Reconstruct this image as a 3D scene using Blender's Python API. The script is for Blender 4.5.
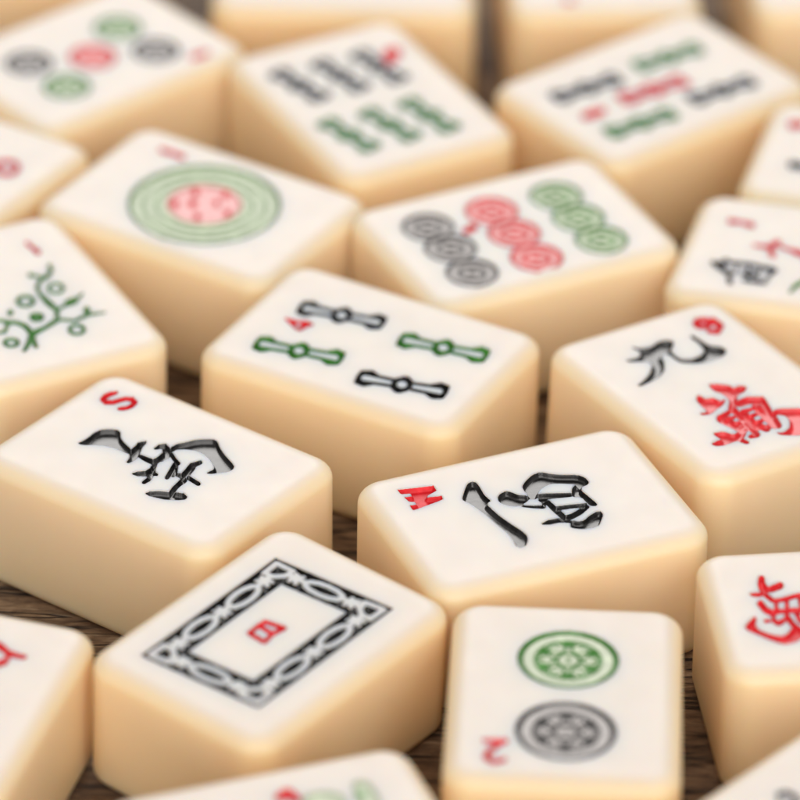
import bpy, math, random
import numpy as np
from mathutils import Vector, Matrix
sc=bpy.context.scene
for o in list(bpy.data.objects): bpy.data.objects.remove(o)
CAM=[5752.75955, 32.12788, 19.37036, 0.73286, 0.48359, 0.06059, 1.21971, 400.0, 400.00005]
TILES={
 'south':[-0.7985, -0.3921, 2.5041, -0.009, 0.0068],
 'west':[0.4409, -0.6345, -2.7241, -0.0049, -0.008],
 'dragon':[-0.3903, -1.3911, 0.914, 0.0158, -0.0452],
 'two':[0.5345, -1.6819, 1.5348, -0.001, 0.0059],
 'nine':[1.0603, 0.1408, 2.1639, 0.0241, 0.0128],
 'fourb':[-0.1025, 0.357, 2.6517, 0.0058, -0.0131],
 'onec':[-0.7195, 1.2985, 2.5977, 0.0013, -0.0156],
 'oneb':[-1.3302, 0.6134, 2.0703, 0.0055, -0.0088],
 'sixc':[0.3929, 1.1566, -2.6607, 0.0038, -0.0225],
 'sevenw':[1.4695, 1.0067, 2.8898, -0.0316, -0.0019],
 'fiveb':[0.9086, 2.2257, -2.463, -0.0007, -0.0343],
 'sixb':[-0.1358, 2.0952, 2.0813, -0.0024, -0.0288],
 'fivec':[-1.1821, 2.3735, -2.4015, 0.0018, -0.0188],
 'east':[1.4986, -1.1669, 3.2627, -0.0084, 0.0079],
 'botm':[-0.3033, -2.4732, -2.7716, 0.006, 0.0054],
 'botl':[-1.4133, -1.7646, 1.3042, 0.0193, -0.004],
 'botr':[1.3538, -2.2977, 0.8429, 0.0, -0.0],
 'farr':[1.7546, 1.6827, 2.8962, 0.0041, 0.0024],
 'leftr':[-1.7251, 1.6292, 2.5947, 0.0044, 0.0064],
 'backa':[-0.243, 3.114, 3.1302, 0.0, 0.0],
 'backb':[0.7148, 3.2831, 1.6488, 0.0, 0.0],
 'backc':[1.6379, 3.3443, 1.6599, 0.0, 0.0],
 'backd':[-1.6664, 3.3112, -3.0484, 0.0, 0.0],
}
ART={
 'south':[
  ('character','black',0.022,"-859,2677 -789,2669 -710,2659 -543,2638 -406,2640 -160,2670 -18,2671 163,2646 263,2603 383,2498 453,2409 540,2248 556,2154 516,2034 453,1954 303,1836 219,1738 117,1560 51,1417 -45,1164 -111,1032 -213,890 -272,852 -346,878 -372,934 -376,1075 -376,1200 -373,1435 -387,1578 -432,1773 -485,1904 -597,2102 -677,2220 -804,2376 -861,2460 -903,2556 -911,2606 -890,2661|-100,1051 145,1079 253,1100 332,1136 390,1135 484,1097 538,1063 603,1000 595,959 508,900 425,870 261,840 156,803 6,723 -110,667 -306,578 -412,544 -534,530 -602,527 -685,532 -739,540 -819,561 -839,587 -821,645 -759,682 -589,736 -489,789 -359,896 -289,953 -208,1020|-241,669 -183,681 -159,649 -132,416 -169,328 -260,254 -351,236 -390,285 -323,566 -299,622|-262,447 -171,465 -132,416 -114,38 -158,-65 -265,-152 -373,-173 -418,-115 -390,285 -353,373|-268,76 -160,97 90,60 135,2 92,-101 -16,-189 -124,-210 -373,-173 -418,-115 -375,-12|-18,39 90,60 360,96 413,28 362,-91 238,-192 113,-216 -124,-210 -169,-151 -126,-48|419,488 460,496 700,521 739,472 701,384 610,309 518,292 378,392 360,414 377,454|608,503 700,521 839,429 888,366 841,254 724,159 607,137 558,200 479,341 516,429|722,406 839,429 888,366 783,115 739,12 631,-76 522,-97 476,-38 558,200 605,311|628,153 737,174 783,115 739,12 539,-181 448,-255 356,-273 317,-223 354,-136 520,65|543,223 648,243 692,187 649,88 548,-124 391,-252 233,-282 166,-197 230,-46 440,139|19,-17 387,82 546,112 613,27 548,-124 391,-252 233,-282 -79,-246 -121,-193 -80,-97|480,-124 555,-109 587,-150 556,-221 397,-470 323,-531 248,-545 216,-505 246,-433 405,-184|321,-373 396,-359 427,-399 397,-470 269,-750 187,-817 104,-833 69,-788 102,-709 246,-433|-329,-755 67,-595 158,-578 197,-627 160,-714 69,-788 -327,-965 -426,-984 -468,-930 -428,-835|-731,-917 -329,-755 -230,-736 -188,-790 -228,-885 -327,-965 -729,-1074 -803,-1088 -834,-1048 -804,-977|-249,-875 43,-703 109,-691 137,-727 111,-790 45,-843 -247,-1050 -330,-1065 -365,-1021 -331,-942|-509,-1008 -249,-875 -166,-859 -131,-904 -165,-983 -247,-1050 -507,-1148 -573,-1160 -601,-1125 -575,-1062|-545,-141 -446,-122 -233,-83 -205,-119 -232,-182 -298,-236 -542,-352 -642,-370 -684,-317 -644,-222|-545,-141 -446,-122 -404,-176 -444,-271 -717,-501 -799,-567 -881,-583 -916,-538 -883,-460 -644,-222|-801,-393 -719,-377 -684,-422 -708,-565 -732,-620 -789,-667 -847,-678 -871,-646 -916,-538 -883,-460|-1234,68 -1209,73 -1018,14 -976,-40 -1016,-135 -1114,-215 -1213,-234 -1254,-181 -1269,24 -1259,48|-1117,-5 -1018,14 -826,-157 -777,-220 -823,-330 -938,-424 -1053,-446 -1102,-383 -1254,-181 -1215,-86|-941,-179 -826,-157 -529,-185 -487,-239 -527,-334 -625,-414 -725,-433 -1053,-446 -1102,-383 -1056,-273|-1162,-482 -762,-322 -671,-305 -633,-354 -669,-441 -759,-515 -1159,-674 -1250,-691 -1288,-642 -1252,-556|-1424,-508 -1358,-496 -1072,-465 -1033,-514 -1070,-601 -1159,-674 -1250,-691 -1488,-660 -1515,-625 -1489,-562|-1893,-1042 -1868,-1037 -1709,-1078 -1667,-1132 -1707,-1226 -1804,-1305 -1902,-1324 -1943,-1270 -1927,-1085 -1917,-1061|-1807,-1097 -1709,-1078 -1563,-1229 -1506,-1302 -1560,-1431 -1693,-1540 -1828,-1565 -1886,-1492 -1943,-1270 -1904,-1176|-1698,-1254 -1563,-1229 -1506,-1302 -1364,-1576 -1427,-1725 -1581,-1850 -1736,-1879 -1802,-1794 -1886,-1492 -1832,-1363|-1586,-1521 -1430,-1492 -1364,-1576 -1204,-1826 -1266,-1974 -1421,-2099 -1576,-2128 -1642,-2043 -1802,-1794 -1740,-1646|-1426,-1770 -1270,-1741 -1204,-1826 -1118,-2030 -1171,-2155 -1301,-2260 -1432,-2284 -1576,-2128 -1642,-2043 -1580,-1895|-1305,-1983 -1174,-1959 -1118,-2030 -1171,-2155 -1207,-2232 -1272,-2285 -1337,-2297 -1432,-2284 -1487,-2213 -1435,-2089|-1408,-1609 -1063,-1494 -964,-1476 -922,-1530 -962,-1624 -1060,-1703 -1404,-1817 -1503,-1835 -1544,-1781 -1505,-1688|-1063,-1494 -964,-1476 -655,-1425 -613,-1479 -653,-1573 -751,-1652 -850,-1671 -1158,-1721 -1200,-1668 -1160,-1574|-754,-1444 -497,-1390 -373,-1367 -320,-1434 -370,-1551 -493,-1651 -617,-1674 -850,-1671 -892,-1617 -852,-1523|-376,-1058 -301,-1044 -270,-1085 -162,-1254 -209,-1364 -324,-1457 -439,-1478 -488,-1416 -480,-1189 -450,-1118|-327,-1213 -211,-1191 98,-1136 144,-1194 100,-1296 -7,-1383 -324,-1457 -439,-1478 -488,-1416 -441,-1306|-10,-1156 351,-1055 459,-1035 505,-1093 461,-1195 354,-1282 -7,-1383 -115,-1403 -160,-1345 -117,-1242|351,-1055 459,-1035 758,-1163 793,-1208 759,-1287 676,-1354 593,-1369 246,-1302 200,-1244 244,-1142|-297,-1486 -215,-1471 -180,-1516 -265,-1989 -298,-2067 -380,-2133 -462,-2148 -497,-2103 -413,-1631 -379,-1553|-83,-1313 0,-1297 348,-1242 372,-1273 349,-1329 291,-1375 -81,-1487 -163,-1503 -198,-1458 -165,-1379|849,87 1046,74 1165,36 1325,-66 1451,-136 1672,-247 1813,-364 2016,-603 2077,-727 2057,-859 1999,-963 1846,-1143 1748,-1279 1606,-1507 1491,-1723 1289,-2142 1184,-2301 1073,-2361 991,-2380 855,-2374 762,-2334 620,-2220 526,-2144 384,-2029 324,-1964 285,-1880 297,-1851 373,-1848 448,-1854 598,-1877 680,-1858 777,-1780 856,-1678 997,-1451 1070,-1297 1151,-1060 1173,-918 1158,-729 1118,-598 1013,-395 940,-291 827,-181 754,-144 648,-144 616,-126 628,-73 662,-26 753,62",""),
  ('letter','red',0.02,"2186,3902 2280,3922 2420,3795 2447,3760 2421,3697 2355,3643 2290,3630 2093,3684 2054,3734 2092,3825|1951,3959 2050,3980 2280,3922 2319,3871 2281,3781 2187,3703 2093,3684 1853,3728 1811,3781 1852,3877|1751,3911 1951,3959 2050,3980 2092,3926 2051,3831 1952,3748 1753,3682 1645,3660 1600,3718 1644,3822|1751,3911 1859,3933 1905,3876 1823,3683 1779,3580 1672,3491 1564,3469 1519,3526 1600,3718 1644,3822|1670,3719 1778,3741 1823,3683 1928,3482 1890,3392 1796,3315 1703,3296 1564,3469 1519,3526 1563,3630|1795,3513 1889,3532 2149,3418 2186,3371 2150,3286 2062,3214 1974,3196 1703,3296 1664,3346 1702,3436|2061,3400 2149,3418 2344,3317 2381,3270 2345,3185 2257,3113 2169,3095 1974,3196 1938,3243 1973,3328|2256,3299 2344,3317 2381,3270 2496,3098 2455,3002 2355,2921 2256,2901 2214,2954 2132,3142 2168,3227|2354,3131 2454,3151 2496,3098 2455,3002 2371,2807 2263,2719 2155,2697 2110,2755 2154,2858 2255,3049|2040,2857 2262,2946 2370,2968 2415,2911 2371,2807 2263,2719 2155,2697 1956,2660 1920,2706 1955,2787|1847,2885 1924,2900 2125,2874 2160,2829 2126,2747 2041,2677 1956,2660 1772,2708 1740,2749 1771,2822|1694,2996 1779,3013 1924,2900 1956,2859 1924,2786 1848,2723 1772,2708 1611,2799 1575,2845 1610,2926|1610,3043 1667,3055 1779,3013 1815,2968 1780,2886 1696,2817 1611,2799 1575,2845 1531,2942 1554,2997",""),
 ],
 'west':[
  ('character','black',0.022,"1395,1878 1635,1724 1782,1623 1983,1474 2063,1386 2103,1271 2093,1210 2023,1144 1942,1123 1769,1127 1614,1139 1324,1171 1143,1169 889,1131 798,1146 775,1229 749,1271 693,1313 607,1320 405,1301 246,1279 -30,1234 -234,1188 -570,1097 -773,1036 -1045,942 -1204,901 -1406,872 -1524,878 -1674,927 -1778,982 -1941,1099 -2010,1180 -2051,1307 -2033,1367 -1940,1421 -1836,1426 -1619,1389 -1462,1378 -1205,1383 -1011,1408 -685,1478 -440,1521 -31,1580 176,1617 389,1667 541,1704 781,1767 923,1821 1106,1921 1197,1950 1285,1935|969,795 1062,705 1110,627 1160,483 1150,406 1072,320 998,264 856,182 781,102 696,-54 630,-109 518,-119 451,-89 362,12 313,87 256,210 219,243 166,218 164,284 211,505 275,629 423,781 514,845 639,886 732,885 886,840|1267,-223 1424,-372 1527,-494 1680,-709 1742,-844 1776,-1030 1746,-1139 1623,-1279 1545,-1382 1432,-1552 1350,-1718 1215,-2049 1120,-2193 969,-2295 860,-2331 684,-2335 599,-2312 520,-2238 479,-2159 438,-1993 469,-1925 601,-1888 674,-1824 759,-1667 811,-1569 880,-1430 923,-1335 982,-1191 990,-1089 956,-926 919,-822 842,-669 772,-585 640,-483 542,-421 382,-336 351,-253 418,-89 495,-59 659,-134 759,-155 894,-142 994,-145 1159,-166|556,-1721 637,-1844 619,-1905 485,-1966 406,-1965 300,-1904 195,-1897 -15,-1934 -202,-1966 -549,-2024 -685,-2022 -745,-1958 -753,-1905 -715,-1813 -664,-1776 -548,-1756 -444,-1748 -247,-1741 -158,-1717 -88,-1652 -51,-1596 -9,-1493 62,-1477 235,-1532 340,-1576 482,-1654|606,-459 597,-588 560,-722 459,-992 388,-1184 278,-1487 196,-1567 61,-1505 40,-1378 114,-1058 149,-891 179,-711 197,-613 221,-502 267,-442 382,-373 458,-363 571,-402|174,305 199,272 189,245 35,-75 -22,-80 -87,-51 -122,-4 -107,32 87,322 128,326|14,8 50,-39 -51,-351 -70,-398 -143,-404 -226,-366 -271,-306 -252,-259 -107,32 -51,38|-96,-291 114,-414 154,-468 137,-509 73,-515 -2,-481 -226,-366 -271,-306 -252,-259 -180,-253|314,-363 355,-417 338,-459 129,-660 32,-669 -79,-618 -140,-537 -114,-475 175,-335 240,-330|94,-517 155,-597 129,-660 -280,-723 -392,-733 -522,-673 -592,-580 -562,-507 -450,-497 -18,-466|-320,-556 -250,-650 -280,-723 -897,-801 -1001,-810 -1121,-755 -1186,-668 -1158,-601 -562,-507 -450,-497|-327,-656 -272,-730 -348,-1184 -369,-1237 -450,-1244 -542,-1201 -593,-1134 -541,-675 -518,-617 -429,-610|-399,-1117 -348,-1184 -456,-1659 -480,-1717 -568,-1724 -670,-1677 -725,-1603 -593,-1134 -572,-1082 -491,-1075|-946,-634 -876,-727 -846,-1027 -874,-1095 -978,-1104 -1098,-1049 -1163,-962 -1216,-658 -1186,-585 -1075,-575|-912,-940 -846,-1027 -702,-1377 -730,-1445 -834,-1454 -954,-1398 -1020,-1311 -1163,-962 -1135,-894 -1031,-885|-768,-1290 -702,-1377 -605,-1681 -622,-1723 -687,-1728 -761,-1694 -801,-1640 -1020,-1311 -992,-1243 -888,-1234|-1022,121 -997,87 -904,-155 -930,-218 -1026,-226 -1136,-176 -1196,-96 -1119,112 -1108,138 -1068,142|-964,-75 -904,-155 -931,-469 -955,-526 -1043,-534 -1144,-488 -1199,-414 -1196,-96 -1171,-34 -1075,-25|-986,-395 -931,-469 -955,-526 -1126,-677 -1182,-682 -1246,-653 -1281,-606 -1266,-570 -1175,-357 -1087,-349|-1146,-594 -1111,-641 -1126,-677 -1249,-860 -1297,-864 -1352,-839 -1382,-799 -1369,-768 -1266,-570 -1210,-565|-1355,-769 -1263,-859 -1259,-918 -1336,-1003 -1364,-1071 -1370,-1190 -1331,-1289 -1211,-1466 -1148,-1584 -1078,-1762 -1064,-1850 -1090,-1935 -1141,-1960 -1265,-1951 -1362,-1908 -1527,-1787 -1636,-1704 -1797,-1576 -1858,-1481 -1880,-1326 -1879,-1213 -1856,-1030 -1803,-901 -1669,-697 -1577,-651 -1433,-717",""),
  ('letter','red',0.02,"2574,3703 2456,3082 2353,2508 2049,2533 1879,2943 1793,2967 1698,2498 1501,2544 1439,2746 1256,3708 1562,3697 1544,3477 1676,3447 1770,3620 2080,3674 2049,3419 2201,3380 2281,3695",""),
 ],
 'nine':[
  ('numeral_character','black',0.022,"-939,3370 -795,3255 -667,3195 -429,3130 -269,3143 -24,3246 126,3270 330,3238 421,3187 487,3067 472,2979 361,2835 271,2748 111,2632 46,2520 10,2301 9,2172 40,2004 122,1908 338,1787 495,1760 752,1800 891,1852 1051,1967 1127,2107 1196,2412 1211,2610 1190,2898 1211,3006 1295,3042 1331,2987 1357,2786 1373,2623 1394,2336 1464,2186 1652,2026 1727,1915 1762,1744 1733,1642 1607,1507 1495,1444 1285,1391 1123,1368 846,1353 668,1369 410,1432 239,1510 -16,1681 -108,1817 -128,2053 -132,2187 -126,2354 -151,2425 -232,2471 -298,2474 -418,2439 -478,2359 -538,2154 -627,1988 -835,1698 -990,1548 -1248,1388 -1421,1317 -1685,1263 -1873,1227 -2173,1174 -2272,1174 -2272,1228 -2181,1284 -1911,1401 -1728,1501 -1449,1681 -1290,1817 -1090,2044 -1020,2168 -1012,2313 -1049,2384 -1170,2452 -1287,2509 -1516,2610 -1612,2678 -1672,2779 -1596,2798 -1308,2752 -1167,2757 -1030,2817 -963,2893 -900,3062 -906,3169 -989,3318 -1011,3376 -993,3401",""),
  ('number','red',0.021,"2214,3421 2314,3501 2419,3557 2483,3521 2469,3414 2384,3298 2284,3219 2180,3163 2116,3199 2130,3306|2080,3398 2184,3454 2319,3478 2382,3442 2368,3335 2284,3219 2180,3163 2046,3139 1982,3175 1996,3282|1947,3436 2052,3492 2184,3454 2248,3418 2234,3311 2150,3196 2046,3139 1913,3177 1850,3213 1864,3320|1852,3525 1957,3582 2021,3546 2116,3456 2101,3349 2018,3234 1913,3177 1850,3213 1755,3302 1769,3409|1820,3642 1925,3699 1988,3663 2021,3546 2006,3439 1923,3323 1819,3267 1755,3302 1723,3419 1737,3526|1859,3755 1964,3812 2028,3776 2014,3669 1974,3556 1891,3440 1786,3384 1723,3419 1737,3526 1776,3640|1859,3755 1960,3835 2064,3892 2128,3856 2114,3748 2030,3633 1930,3553 1825,3497 1762,3532 1776,3640|1960,3835 2064,3892 2199,3916 2263,3880 2248,3772 2164,3656 2060,3600 1925,3576 1862,3612 1876,3719|2094,3859 2199,3916 2331,3878 2395,3842 2381,3735 2297,3618 2192,3562 2060,3600 1996,3636 2010,3743|2227,3821 2331,3878 2395,3842 2490,3752 2476,3645 2392,3529 2287,3472 2223,3508 2128,3598 2142,3705|2322,3731 2426,3788 2490,3752 2522,3635 2508,3528 2424,3412 2319,3355 2255,3391 2223,3508 2238,3615|2354,3614 2458,3671 2522,3635 2508,3528 2469,3414 2384,3298 2280,3242 2216,3278 2230,3385 2270,3498|2492,3641 2606,3703 2676,3664 2711,3236 2693,3109 2594,2973 2470,2907 2395,2949 2384,3398 2400,3514|2184,2924 2511,3211 2635,3278 2711,3236 2693,3109 2594,2973 2261,2705 2147,2644 2078,2683 2093,2799|1957,3068 2042,3115 2298,2986 2368,2947 2352,2830 2261,2705 2147,2644 2078,2683 1877,2887 1888,2974",""),
  ('character','red_gloss',0.02,"-53,101 122,33 236,-41 400,-196 467,-295 501,-437 575,-479 761,-460 845,-497 907,-625 884,-704 751,-814 624,-869 375,-925 245,-1016 105,-1231 -34,-1373 -309,-1583 -418,-1623 -472,-1532 -425,-1437 -231,-1241 -142,-1128 -72,-984 -52,-863 -64,-642 -92,-523 -167,-389 -185,-287 -163,-115 -147,-21 -120,87|-881,-304 -804,-317 -776,-373 -770,-530 -708,-596 -530,-635 -456,-707 -413,-884 -350,-944 -207,-945 -222,-998 -411,-1154 -533,-1223 -710,-1276 -854,-1333 -1110,-1449 -1264,-1464 -1468,-1391 -1523,-1348 -1482,-1293 -1409,-1279 -1232,-1294 -1165,-1226 -1144,-1007 -1127,-858 -1100,-630 -1054,-503 -944,-351|-1112,-1722 -1000,-1663 -694,-1603 -631,-1638 -644,-1741 -725,-1852 -826,-1905 -1146,-1998 -1215,-1959 -1201,-1844|-795,-1656 -694,-1603 -346,-1497 -301,-1522 -310,-1597 -369,-1677 -442,-1715 -826,-1905 -889,-1870 -876,-1767|-1132,-1772 -1009,-1707 -932,-1750 -752,-2143 -770,-2292 -886,-2451 -1032,-2527 -1122,-2476 -1246,-2033 -1230,-1907|-988,-2169 -842,-2093 -752,-2143 -666,-2494 -684,-2642 -800,-2801 -946,-2876 -1036,-2826 -1122,-2476 -1104,-2328|-902,-2520 -756,-2443 -666,-2494 -480,-2753 -491,-2844 -563,-2942 -653,-2988 -946,-2876 -1036,-2826 -1018,-2678|-1,-1266 135,-1195 581,-1169 672,-1221 653,-1371 534,-1531 387,-1608 -43,-1599 -127,-1552 -109,-1414|433,-1247 581,-1169 1039,-1427 1020,-1577 901,-1738 753,-1815 296,-1557 315,-1408|829,-1487 954,-1422 1031,-1465 1014,-1592 772,-2302 654,-2462 507,-2538 416,-2487 436,-2339 728,-1623|553,-2179 701,-2102 792,-2154 772,-2302 657,-2752 549,-2899 413,-2969 330,-2922 347,-2785 436,-2339|456,-2639 591,-2568 675,-2615 657,-2752 509,-3191 419,-3312 306,-3370 237,-3331 252,-3218 347,-2785|-183,-1799 -81,-1746 277,-1787 319,-1811 310,-1880 255,-1953 188,-1989 -214,-2048 -277,-2013 -264,-1910|-376,-1521 -252,-1455 -175,-1499 -191,-1625 -313,-2416 -411,-2550 -535,-2615 -611,-2572 -596,-2446 -475,-1656|-497,-2312 -373,-2247 -297,-2291 -395,-3073 -494,-3207 -617,-3271 -693,-3228 -596,-2446|-235,-1955 -111,-1890 -34,-1933 -77,-2616 -93,-2741 -192,-2875 -316,-2939 -392,-2896 -350,-2215 -334,-2090|-278,-2637 -154,-2573 -77,-2616 49,-3060 34,-3174 -56,-3295 -168,-3353 -237,-3314 -392,-2896 -376,-2771|-284,-2601 -183,-2548 169,-2557 211,-2580 202,-2649 148,-2722 81,-2757 -315,-2848 -378,-2813 -365,-2710|-140,-2186 -49,-2139 260,-2123 302,-2146 293,-2215 239,-2288 171,-2324 -168,-2407 -223,-2376 -212,-2284|-320,-2882 -219,-2830 135,-2979 190,-3011 178,-3102 106,-3199 16,-3245 -351,-3129 -413,-3094 -400,-2992|399,-1686 546,-1609 637,-1660 554,-2404 533,-2564 406,-2735 248,-2817 151,-2762 171,-2603 281,-1846|298,-2431 456,-2349 554,-2404 533,-2564 421,-3132 322,-3266 198,-3330 122,-3287 151,-2762 171,-2603|-847,-1939 -757,-1892 -518,-1938 -483,-1957 -490,-2015 -535,-2076 -591,-2105 -874,-2160 -930,-2128 -918,-2037|-847,-2292 -757,-2245 -498,-2302 -464,-2322 -471,-2379 -516,-2440 -572,-2469 -874,-2512 -930,-2481 -919,-2389|-891,-3233 -818,-3195 -520,-3161 -458,-3196 -471,-3299 -551,-3408 -652,-3460 -913,-3410 -958,-3385 -949,-3311|-767,-2479 -666,-2426 -422,-2425 -380,-2449 -389,-2517 -443,-2590 -510,-2625 -798,-2726 -860,-2691 -848,-2589|645,-2374 927,-2320 1130,-2357 1457,-2524 1669,-2643 1977,-2835 1871,-3177 1249,-4006 866,-4180 332,-3879 122,-3730 24,-3585 58,-3554 259,-3607 395,-3594 603,-3500 726,-3389 888,-3148 946,-3009 956,-2833 916,-2739 785,-2635 686,-2630 517,-2717 479,-2675 533,-2463|-1769,-2513 -1541,-2551 -1427,-2636 -1311,-2852 -1209,-2899 -1018,-2826 -886,-2801 -678,-2798 -678,-2868 -886,-3081 -992,-3172 -1103,-3229 -1130,-3313 -1103,-3508 -1124,-3592 -1216,-3647 -1268,-3618 -1333,-3474 -1367,-3395 -1402,-3303 -1511,-3282 -1803,-3308 -1959,-3303 -2134,-3264 -2218,-3207 -2292,-3076 -2249,-3016 -2045,-2970 -1945,-2957 -1848,-2964 -1822,-2913 -1841,-2752 -1847,-2659 -1846,-2540",""),
 ],
 'dragon':[
  ('frame_ornament','black',0.025,"-2328,-3638 2179,-3291 2140,3492 -2407,3135","-1337,-2510 1169,-2317 1136,2361 -1385,2164|c1658,-303,109 1798,-387,109 1901,-638,109 1940,-989,109 1905,-1346,109 1805,-1613,109 1667,-1718,109 1528,-1634,109 1425,-1383,109 1385,-1032,109 1420,-675,109 1520,-409,109 1658,-303,109|c1645,1841,109 1784,1757,109 1888,1506,109 1927,1155,109 1892,799,109 1792,532,109 1654,426,109 1514,510,109 1411,761,109 1371,1112,109 1406,1469,109 1506,1736,109 1645,1841,109|c1672,-2447,109 1667,-1718,109|c1876,-2187,87 1464,-1978,87|c1465,-2219,87 1874,-1947,87|c1658,-303,109 1654,426,109|c1862,-43,87 1449,166,87|c1451,-75,87 1861,198,87|c1645,1841,109 1640,2570,109|c1849,2102,87 1435,2310,87|c1437,2070,87 1848,2342,87|c574,2843,109 479,2975,109 221,3056,109 -132,3066,109 -483,3001,109 -740,2879,109 -833,2733,109 -737,2601,109 -479,2520,109 -127,2510,109 225,2575,109 481,2697,109 574,2843,109|c-1558,2676,109 -833,2733,109|c-1318,2901,87 -1073,2508,87|c-1313,2489,87 -1077,2920,87|c574,2843,109 1299,2900,109|c815,3068,87 1059,2675,87|c818,2656,87 1056,3087,87|c1946,3260,109 1919,2578,109 1578,2582,109 1297,2838,109 1264,3175,109 1946,3260,109|c1984,-3089,109 1949,-2412,109 1611,-2469,109 1336,-2768,109 1307,-3110,109 1984,-3089,109|c-1860,-576,109 -1721,-660,109 -1616,-911,109 -1575,-1262,109 -1609,-1618,109 -1707,-1884,109 -1845,-1990,109 -1984,-1906,109 -2089,-1655,109 -2130,-1305,109 -2097,-948,109 -1998,-682,109 -1860,-576,109|c-1884,1565,109 -1744,1481,109 -1639,1231,109 -1598,880,109 -1632,524,109 -1730,257,109 -1868,152,109 -2008,236,109 -2113,486,109 -2154,837,109 -2121,1193,109 -2022,1460,109 -1884,1565,109|c-1837,-2718,109 -1845,-1990,109|c-1634,-2458,87 -2047,-2250,87|c-2045,-2490,87 -1637,-2218,87|c-1860,-576,109 -1868,152,109|c-1657,-316,87 -2071,-108,87|c-2069,-348,87 -1660,-76,87|c-1884,1565,109 -1892,2293,109|c-1680,1826,87 -2096,2033,87|c-2093,1793,87 -1683,2065,87|c619,-2885,109 524,-2753,109 268,-2671,109 -82,-2661,109 -431,-2725,109 -685,-2847,109 -777,-2993,109 -683,-3124,109 -426,-3206,109 -77,-3217,109 272,-3152,109 527,-3031,109 619,-2885,109|c-1497,-3048,109 -777,-2993,109|c-1259,-2824,87 -1016,-3217,87|c-1255,-3235,87 -1020,-2805,87|c619,-2885,109 1338,-2830,109|c858,-2661,87 1100,-3054,87|c861,-3072,87 1097,-2642,87|c-2209,2934,109 -2171,2257,109 -1830,2315,109 -1555,2614,109 -1527,2956,109 -2209,2934,109|c-2137,-3406,109 -2114,-2725,109 -1775,-2730,109 -1495,-2986,109 -1461,-3323,109 -2137,-3406,109"),
  ('number','red',0.021,"-572,-521 -583,-447 -607,54 -566,90 -496,65 -438,-4 -427,-79 -403,-579 -444,-615 -514,-591|-595,-21 -607,54 -566,90 30,50 100,26 157,-44 169,-118 127,-154 -468,-115 -538,-91|84,-559 1,-60 -11,15 30,50 100,26 157,-44 240,-542 251,-616 210,-652 141,-628|-572,-521 -583,-447 -542,-411 114,-449 183,-473 240,-542 251,-616 210,-652 -444,-615 -514,-591|-595,-21 -607,54 -571,346 -530,382 -460,358 -402,288 -391,213 -427,-79 -468,-115 -538,-91|-559,271 -571,346 -530,382 128,517 198,493 255,423 267,348 225,312 -432,177 -502,201|1,-60 -11,15 87,481 128,517 198,493 255,423 267,348 169,-118 127,-154 58,-130",""),
 ],
 'fourb':[
  ('bamboo_stick','black',0.03,"c1383,1486,107 1598,589,107|c1255,2173,107 1133,3087,107|c1640,888,62 1743,681,142 1700,479,151 1408,311,71 1075,363,151 962,535,142 984,766,62|c1403,2071,71 1506,1864,178 1484,1634,71|c1008,1416,107 1130,502,107|c880,2103,107 664,3000,107|c1279,2824,62 1300,3054,142 1187,3227,151 855,3278,71 563,3110,151 520,2908,142 623,2701,62|c778,1955,71 757,1725,178 860,1518,71|c1181,1529,93 1278,1568,93 1354,1642,93 1395,1739,93 1397,1844,93 1357,1942,93 1284,2017,93 1187,2059,93 1082,2060,93 984,2021,93 909,1947,93 867,1850,93 866,1745,93 905,1647,93 979,1572,93 1075,1530,93 1181,1529,93",""),
  ('bamboo_stick','black',0.03,"c-1407,-2422,109 -1159,-3331,109|c-1559,-1724,109 -1712,-794,109|c-1126,-3025,64 -1014,-3233,145 -1052,-3441,155 -1345,-3621,73 -1687,-3579,155 -1807,-3406,145 -1792,-3170,64|c-1405,-1823,73 -1293,-2031,182 -1308,-2267,73|c-1788,-2505,109 -1635,-3435,109|c-1940,-1807,109 -2188,-898,109|c-1555,-1059,64 -1540,-823,145 -1661,-650,155 -2002,-608,73 -2295,-788,155 -2333,-996,145 -2221,-1204,64|c-2039,-1962,73 -2054,-2197,182 -1942,-2406,73|c-1615,-2384,95 -1516,-2341,95 -1441,-2264,95 -1402,-2163,95 -1404,-2056,95 -1447,-1957,95 -1525,-1882,95 -1625,-1843,95 -1732,-1845,95 -1831,-1888,95 -1906,-1965,95 -1945,-2066,95 -1943,-2173,95 -1900,-2272,95 -1823,-2347,95 -1722,-2386,95 -1615,-2384,95",""),
  ('bamboo_stick','green',0.028,"c-1353,1623,108 -1124,718,108|c-1490,2317,108 -1624,3241,108|c-1086,1021,63 -979,812,144 -1021,608,153 -1314,435,72 -1651,483,153 -1767,656,144 -1748,890,63|c-1339,2216,72 -1232,2007,180 -1251,1774,72|c-1731,1548,108 -1597,625,108|c-1868,2242,108 -2096,3147,108|c-1473,2976,63 -1453,3209,144 -1570,3382,153 -1907,3430,72 -2200,3258,153 -2242,3053,144 -2135,2845,63|c-1969,2091,72 -1989,1858,180 -1882,1649,72|c-1557,1665,95 -1459,1705,95 -1383,1781,95 -1343,1879,95 -1342,1986,95 -1383,2084,95 -1458,2160,95 -1557,2201,95 -1663,2201,95 -1762,2160,95 -1837,2085,95 -1878,1986,95 -1878,1880,95 -1838,1781,95 -1762,1706,95 -1664,1665,95 -1557,1665,95",""),
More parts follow.
